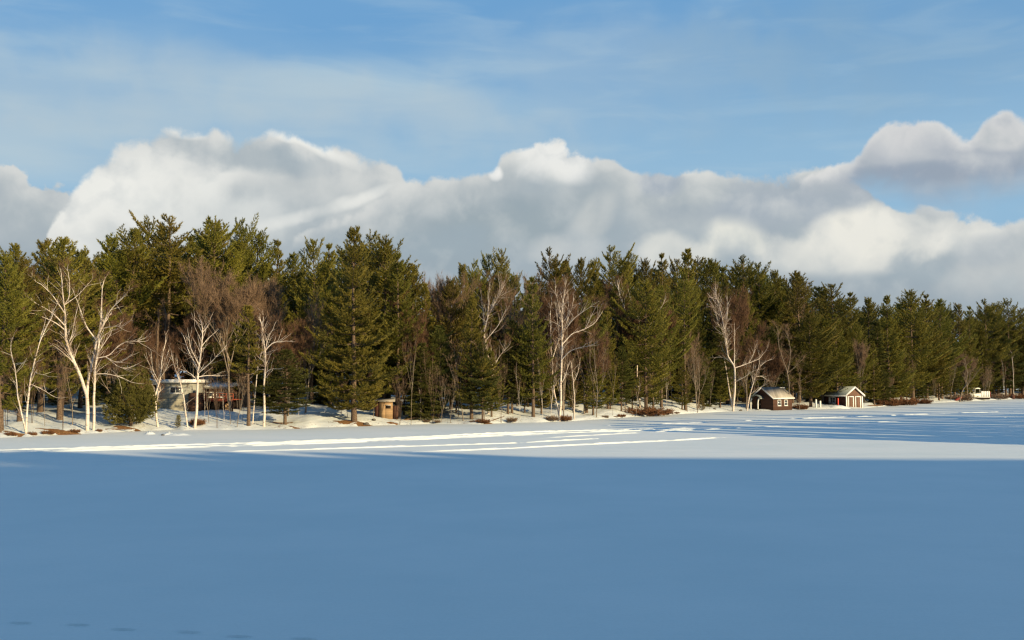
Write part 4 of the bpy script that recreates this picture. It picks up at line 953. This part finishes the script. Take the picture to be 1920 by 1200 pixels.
# snow heap against its side and the red post
p2 = ground(1571, .9)
rr = np.random.RandomState(8); n = 16; a = np.linspace(-1, 1, n); A, B = np.meshgrid(a, a, indexing='ij')
me = mesh_from('snow_heap', np.stack([A.ravel() * 2.2, B.ravel() * 1.0, (.55 * np.clip(1 - A ** 2 - B ** 2, -.2, 1) * (1 + rr.normal(0, .08, A.shape))).ravel() - .05], 1), [gridfaces(n, n)], M['lake'], True)
tag(link('snow_heap', me, None, (p2.x, p2.y, p2.z - .05)), 'long heap of bright snow beside the boathouse', 'snow heap', kind='structure')
p3 = ground(1571.5, 1.9)
rp = MB(); rp.tube([(0, 0, -.4), (0, 0, 1.5)], [.13, .13], 8); rp.tube([(0, 0, 1.5), (0, 0, 1.58)], [.17, .04], 8)
tag(rp.build('red_post', M['red'], None, True, p3), 'bright red post standing by the boathouse side wall', 'post')
for px, hh, lb in ((1530, 1.35, 'taller white post left of the boathouse'), (1538, 1.05, 'shorter white post left of the boathouse')):
    q = ground(px, 2.2); wp = MB(); wp.box(-.13, -.13, -.4, .13, .13, hh); wp.hexa([(-.16, -.16, hh + .002), (.16, -.16, hh + .002), (.16, .16, hh + .002), (-.16, .16, hh + .002), (-.05, -.05, hh + .1), (.05, -.05, hh + .1), (.05, .05, hh + .1), (-.05, .05, hh + .1)])
    tag(wp.build('white_post', M['white'], None, False, q), lb, 'post')

# --- flat roofed grey house on the left
p = ground(316, 12.5); m_ = p.y / F
gh = root('grey_house', (p.x, p.y, p.z - .15), R(-4), 'flat roofed grey green house with white fascia behind the birches', 'house')
w2 = 34 * m_
box('wall', 'siding', gh, (-w2, 0, 1.25, w2 + .4, 6, 3.0)); 
tag(box('lower_wall', 'block', gh, (-w2 + .02, -.02, -1.0, w2 + .38, 5.98, 1.247)), 'yellowish masonry lower wall')
box('roof', 'roofsnow', gh, (-w2 - .45, -.35, 3.27, w2 + .7, 6.3, 3.36)); box('fascia', 'white', gh, (-w2 - .5, -.4, 3.003, w2 + .75, 6.35, 3.266))
box('door_post', 'white', gh, (-w2 - .06, -.12, .9, -w2 + .1, -.022, 2.8)); box('door_post', 'white', gh, (-w2 + .62, -.12, .9, -w2 + .78, -.022, 2.8)); box('lintel', 'white', gh, (-w2 - .06, -.12, 2.803, -w2 + .78, -.022, 2.99)); box('door', 'dark', gh, (-w2 + .11, -.06, .9, -w2 + .61, -.022, 2.8))
window(gh, 'y', 0, .75, 2.22, 1.35, .75, -1, bars=0, mull=1)
box('dark_panel', 'brown', gh, (w2 + .42, -.5, -.8, w2 + 1.3, 3.0, 1.9))
# the second house behind it with a snowy roof
p = ground(384, 17); m_ = p.y / F
sh = root('brown_house', (p.x, p.y, p.z - .1), R(-6), 'low brown house with a snow covered roof behind the deck', 'house')
W_, L_ = 5.2, 5.0
box('wall', 'brown', sh, (-W_ / 2, 0, -1, W_ / 2, L_, 2.55))
mb = MB(); lo = [(-W_ / 2 - .4, -.5, 2.56), (W_ / 2 + .4, -.5, 2.56), (W_ / 2 + .4, L_, 2.9), (-W_ / 2 - .4, L_, 2.9)]; hi = [(-W_ / 2 - .4, -.5, 2.7), (W_ / 2 + .4, -.5, 2.7), (W_ / 2 + .1, L_, 3.9), (-W_ / 2 - .1, L_, 3.9)]
mb.hexa([*lo, *hi]).build('roof', M['roofsnow'], sh); box('fascia', 'siding', sh, (-W_ / 2 - .4, -.55, 2.42, W_ / 2 + .4, -.505, 2.66))
window(sh, 'y', 0, .6, 1.75, .8, .6, -1, bars=0); window(sh, 'y', 0, 1.7, 1.75, .8, .6, -1, bars=0)
# deck
p = ground(404, 13.5); m_ = p.y / F
dk = root('deck', (p.x, p.y, p.z), R(-4), 'red timber deck on dark posts right of the grey house', 'deck')
hw = 33 * m_
box('floor', 'redwood', dk, *[(-hw, .1 + k * .32, 1.1, hw, .38 + k * .32, 1.2) for k in range(9)]); box('front_beam', 'redwood', dk, (-hw, 0, .95, hw, .09, 1.22))
for x in np.linspace(-hw + .1, hw - .1, 5): box('post', 'brown', dk, (x - .07, .12, -.7, x + .07, .26, 1.09))
for x in np.linspace(-hw, hw, 6): box('rail_post', 'redwood', dk, (x - .05, 0.01, 1.223, x + .05, .08, 1.8))
box('rail', 'redwood', dk, (-hw, .0, 1.803, hw, .1, 1.86)); box('rail', 'redwood', dk, (-hw, .02, 1.5, hw, .065, 1.58))
box('deck_shade', 'dark', dk, (-hw, 2.9, -.8, hw, 3.05, 1.09))  # near-black sheet standing in for the shade under the deck
br_ = MB(); br_.tube([(hw - 1.2, .05, 1.0), (hw - .2, .05, .1)], [.05, .05], 4); br_.build('brace', M['brown'], dk)
for x, z, ww, hh, lb in ((-.5, 0, .9, .8, 'left tan board crate under the red deck'), (.52, 0, .85, .72, 'right tan board crate under the red deck')):
    v = dk.matrix_basis @ Vector((x, 1.2, 0)); c = root('crate', (v.x, v.y, p.z - .1), R(-4), lb, 'crate')
    box('body', 'tan', c, (-ww / 2, 0, 0, ww / 2, .8, hh)); box('lid', 'tan', c, (-ww / 2 - .03, -.03, hh + .002, ww / 2 + .03, .83, hh + .05))

# --- board shed
p = ground(724, 3.8); m_ = p.y / F
sd = root('board_shed', (p.x, p.y, p.z - .1), R(6), 'small orange tan board shed under the pines', 'shed')
box('wall', 'tan', sd, (-.75, 0, 0, .72, 1.6, 1.95)); box('side_wall', 'redbrown', sd, (-1.25, .12, 0, -.753, 1.6, 1.95)); box('lean_to', 'brown', sd, (.723, .2, 0, 1.35, 1.6, 1.5))
mb = MB(); mb.hexa([(-1.4, -.25, 1.96), (1.0, -.25, 1.96), (1.0, 1.8, 2.2), (-1.4, 1.8, 2.2), (-1.4, -.25, 2.05), (1.0, -.25, 2.05), (1.0, 1.8, 2.29), (-1.4, 1.8, 2.29)]).build('roof', M['shingle'], sd)
f = box('opening', 'dark', sd, (-.05, -.03, 1.2, .5, -.003, 1.55)); box('ledge', 'white', f, (-.08, -.08, 1.553, .53, -.003, 1.6))
box('door', 'tan', sd, (-.62, -.025, .05, -.12, -.003, 1.7))

# --- pontoon boat hauled out at the right
p = ground(1837.5, 2.2); m_ = p.y / F
pb = root('pontoon_boat', (p.x, p.y, p.z + .05), R(6), 'white pontoon boat with a canopy hauled out on the far shore', 'boat')
x0, x1 = -20.5 * m_, 20.5 * m_
for y in (.35, 2.0): 
    mb = MB(); mb.tube([(x0 - .1, y, .42), (x0 + .35, y, .25), (x1 - .2, y, .25), (x1, y, .3)], [.1, .27, .27, .2], 10); mb.build('float', M['dark'], pb, True)
box('hull_deck', 'white', pb, (x0, 0, .52, x1, 2.4, .64))
xm = x0 + (x1 - x0) * .56
box('side_panel', 'cream', pb, (x0 + .15, 0, .643, xm, .06, 1.5)); tag(box('tall_panel', 'white', pb, *[(xm + .02 + k * (x1 - xm - .1) / 5, 0, .643, xm + (k + .92) * (x1 - xm - .1) / 5, .07, 2.1) for k in range(5)]), 'ribbed white panels of the closed end')
box('rear_panel', 'cream', pb, (x0 + .15, 2.32, .643, x1 - .1, 2.38, 1.6)); tag(box('end_panel', 'red', pb, (x1 - .07, 0, .643, x1, 2.38, 2.05)), 'red end panel')
for x in (x0 + .3, x0 + 1.3, xm - .25):
    mb = MB(); mb.tube([(x, .1, 1.5), (x, .1, 2.7)], [.04, .04], 5); mb.tube([(x, 2.3, 1.5), (x, 2.3, 2.7)], [.04, .04], 5); mb.build('canopy_pole', M['white'], pb)
mb = MB(); mb.hexa([(x0 - .1, -.1, 2.7), (xm - .1, -.1, 2.7), (xm - .1, 2.5, 2.7), (x0 - .1, 2.5, 2.7), (x0 + .2, .3, 2.98), (xm - .4, .3, 2.98), (xm - .4, 2.1, 2.98), (x0 + .2, 2.1, 2.98)]).build('canopy', M['cream'], pb)
box('console', 'roof_green', pb, (x0 + 1.4, .9, .643, x0 + 2.0, 1.6, 1.85)); box('bench', 'roof_green', pb, (xm - 1.0, .3, .643, xm - .2, 2.0, 1.65))

# --- canoe leaning by the shore, stump, rocks, log, pale fence
p = ground(1794, 1.0)
mb = MB(); n = 13; t = np.linspace(0, 1, n); pts = np.stack([1.9 * t - .6, 0 * t, 1.15 * t + .12], 1)
mb.tube(pts, .03 + .36 * np.sin(np.clip(t * math.pi, 0, math.pi)) ** .6, 8)
cn = mb.build('canoe', M['canoe'], None, True, p); cn.scale = (1, .8, .8); tag(cn, 'dull red canoe propped up on the shore left of the pontoon boat', 'canoe')
p = ground(1899, 1.2); st = MB(); st.tube([(0, 0, -.3), (0, 0, .5), (.02, 0, .95), (.05, 0, 1.35)], [.62, .5, .42, .3], 10); st.tube([(.05, 0, 1.35), (.05, 0, 1.36)], [.3, .01], 10)
tag(st.build('tree_stump', M['redbrown'], None, True, p), 'dark reddish stump near the right edge of the shore', 'stump')
def rock(px, s, r_, seed, lb, lake=None):
    rr = np.random.RandomState(seed); th, ph = np.meshgrid(np.linspace(0, 2 * math.pi, 12, endpoint=False), np.linspace(.01, math.pi - .01, 8), indexing='ij')
    k = r_ * (1 + rr.normal(0, .12, th.shape)); V_ = np.stack([k * np.sin(ph) * np.cos(th) * 1.3, k * np.sin(ph) * np.sin(th), k * np.cos(ph) * .7], -1)
    i, j = np.meshgrid(np.arange(12), np.arange(7), indexing='ij'); i2 = (i + 1) % 12
    me = mesh_from('rock', V_.reshape(-1, 3), [np.stack([i * 8 + j, i * 8 + j + 1, i2 * 8 + j + 1, i2 * 8 + j], -1).reshape(-1, 4)], M['rock'], True)
    q = lake if lake is not None else ground(px, s)
    tag(link('rock', me, None, q + Vector((0, 0, r_ * .3))), lb, 'rock')
rock(687, .3, .28, 1, 'dark stone at the edge of the brown needle patch')
rock(308, 0, .12, 2, 'tiny dark pebble among the broken snow slabs', on_lake(308, 816))
rock(701, 2.2, .18, 3, 'little dark stone left of the orange shed')
rock(1420, .9, .22, 5, 'dark stone on the snow before the cabin porch')
rock(1389, .5, .22, 6, 'dark stone between the two birches left of the cabin')
rock(1340, 2.5, .2, 7, 'stone on the open snow left of the red topped birch')
def log(px, s, L, r_, rz, tilt, lb):
    mb = MB(); mb.tube([(-L / 2, 0, -tilt), (0, .05, .02), (L / 2, 0, tilt)], [r_, r_ * .95, r_ * .7], 7)
    for sg, rr_ in ((-1, r_), (1, r_ * .7)): mb.tube([(sg * L / 2, 0, sg * tilt), (sg * (L / 2 + .01), 0, sg * tilt)], [rr_, .005], 7)
    o = mb.build('log', M['log'], None, True, ground(px, s) + Vector((0, 0, r_ * .8))); o.rotation_euler.z = rz; tag(o, lb, 'log')
log(770, 2.5, 2.6, .11, .3, .25, 'fallen log lying right of the orange shed'); log(215, .8, 3.2, .07, .1, .03, 'thin fallen branch under the round cedar bush'); log(928, 1.5, 2.4, .06, .5, .35, 'thin fallen stem among the front saplings')
log(1152, .6, 1.9, .07, -.2, .02, 'short fallen log left of the rust brush heap'); log(1640, 1.6, 3.4, .16, .2, .05, 'long fallen log right of the boathouse')
# mats of fallen needles over the snow
def mat_patch(px, s, lx, ly, seed, lb):
    rr = np.random.RandomState(seed); n = 40
    q0 = ground(px, s); V_ = [(0, 0, .05)]; a_ = np.linspace(0, 2 * math.pi, n, endpoint=False); F_ = []
    rad = 1 + .18 * np.sin(3 * a_ + rr.rand() * 6) + .12 * np.sin(7 * a_ + rr.rand() * 6) + rr.normal(0, .07, n)
    d0 = q0.y
    for ring, k in enumerate((.3, .55, .8, 1.0)):
        for i in range(n):
            y = ly * rad[i] * k * math.sin(a_[i]); x = lx * rad[i] * k * math.cos(a_[i])
            ppx = px + x * F / d0; ss_ = s + y + (float(shore(px)) - float(shore(ppx)))
            z = float(zt(ppx, max(ss_, -2.5))) - q0.z
            V_.append((x, y, z + (.05 if k < 1 else -.03) + rr.normal(0, .008)))
    for i in range(n): F_.append((0, 1 + i, 1 + (i + 1) % n))
    Q = [(1 + r_ * n + i, 1 + (r_ + 1) * n + i, 1 + (r_ + 1) * n + (i + 1) % n, 1 + r_ * n + (i + 1) % n) for r_ in range(3) for i in range(n)]
    V_[0] = (0, 0, .06)
    me = mesh_from('fallen_needles', V_, [F_, Q], M['litter'], True)
    tag(link('fallen_needles', me, None, q0), lb, 'fallen needles', kind='stuff')
mat_patch(668, .9, 2.5, .9, 1, 'brown needle patch under the giant pine')
mat_patch(735, .9, .6, .35, 2, 'little brown needle patch below the orange shed')
mat_patch(538, .5, 1.9, .5, 3, 'rusty needle patch right of the crooked birch')
mat_patch(530, 3.0, 1.2, .5, 4, 'small brown patch behind the rusty one')
mat_patch(245, .6, 2.2, .7, 5, 'brown leaf litter under the round cedar bush')
mat_patch(1215, 1.0, 2.6, .8, 6, 'rusty leaf litter around the brush heap')
mat_patch(30, .5, 3.0, .7, 7, 'brown leaf litter along the left shore')
mat_patch(120, .7, 2.2, .7, 8, 'brown leaf litter between the left birches')
mat_patch(905, .6, 1.5, .5, 9, 'brown leaf litter under the low bushy evergreen')
mat_patch(1690, 1.0, 3.2, .9, 10, 'brown leaf litter below the right hand pines')

# ------------------------------------------------------------------ land on the near side, behind and right of the viewer: it throws the long shadows
tl = math.tan(SUN_EL); sxy = (math.sin(SUN_AZ), math.cos(SUN_AZ))     # horizontal way to the sun
def hill_mesh(name, crest, half, seed, n=7):
    """crest: list of (x, y, height)"""
    rr = np.random.RandomState(seed); C = np.array(crest); m = len(C)
    T = np.gradient(C[:, :2], axis=0); T = unit(T); N = np.stack([-T[:, 1], T[:, 0]], 1)
    pr = np.linspace(-1, 1, n); G_ = np.zeros((m, n, 3))
    for k, u in enumerate(pr):
        G_[:, k, :2] = C[:, :2] + N * u * half
        G_[:, k, 2] = C[:, 2] * (1 - abs(u)) ** .8 - (.5 if abs(u) == 1 else 0)
    me = mesh_from(name, G_.reshape(-1, 3), [gridfaces(m, n)], M['snow'], True)
    return link(name, me)
HH = 55.0; LL = HH / tl
crest = []
rr = np.random.RandomState(2)
for xe in np.arange(-420, 520, 6.0):
    y_edge = 67.5 + np.interp(xe, [-60, -10, 40], [9, 2.2, -1.2])
    h = HH + np.interp(xe, [-46, -4], [-7.5, 0]) + rr.normal(0, .12)
    crest.append((xe + LL * sxy[0], y_edge + LL * sxy[1], h))
tag(hill_mesh('hill', crest, 42, 1), 'snowy hill behind the viewer', kind='structure')
def low_tree(r, x, y, z, H, W):
    """a simple bushy evergreen for the woods that stand outside the view"""
    P = []; Dv = []
    n = 420; t = r.uniform(.12, 1, n) ** .9; a = r.uniform(0, 6.283, n); q = W * (1 - t) ** .8 * r.uniform(.3, 1, n) + .1
    P = np.stack([x + q * np.cos(a), y + q * np.sin(a), z + t * H], 1); Dv = np.stack([np.cos(a), np.sin(a), 0 * a + .1], 1)
    return blades(r, P, Dv, 5, .95, .34, .5, .2)
def woods(name, spots, seed, label):
    r = np.random.RandomState(seed); VV = []; TT = []; n = 0
    for x, y, z, H, W in spots:
        v, t = low_tree(r, x, y, z, H, W); VV.append(v); TT.append(t + n); n += len(v)
    me = mesh_from(name, np.concatenate(VV), [np.concatenate(TT)], M['spruce'])
    tag(link(name, me), label, 'woods', kind='stuff')
r = np.random.RandomState(6); sp = []
for xe in np.arange(-190, -2, 2.3):
    k = np.interp(xe, [-46, -4], [1, 0]); i = int((xe + 420) / 6); c = crest[min(i, len(crest) - 1)]
    sp.append((c[0] + r.normal(0, 1.5) + (xe + 420 - i * 6), c[1] + r.uniform(-3, 5), c[2] - 5.5, 5.5 + r.uniform(3.0, 9.0) * k + (3.5 if r.rand() < .15 else 0) * k, r.uniform(1.8, 2.8)))
woods('distant_woods', sp, 3, 'ragged woods on the hill behind the viewer')
# woods on the right hand shore: their shadows streak the lake
r = np.random.RandomState(16); sp = []
E0, E1 = np.array([2.0, 112.0]), np.array([128.0, 268.0])
for k in range(96):
    u = (k + r.rand()) / 96; e = E0 + (E1 - E0) * u ** 1.15
    H = np.interp(u, [0, .1, 1], [17, 20, 22]) * r.uniform(.55, 1.08); L = np.interp(u, [0, 1], [70, 72]) + r.uniform(-3, 10)
    x, y = e[0] + L * sxy[0], e[1] + L * sxy[1]
    if x < y * .50 + 6: continue
    sp.append((x, y, 0, H, r.uniform(1.5, 2.6)))
woods('shore_woods', sp, 5, 'evergreen woods on the right hand shore outside the view')
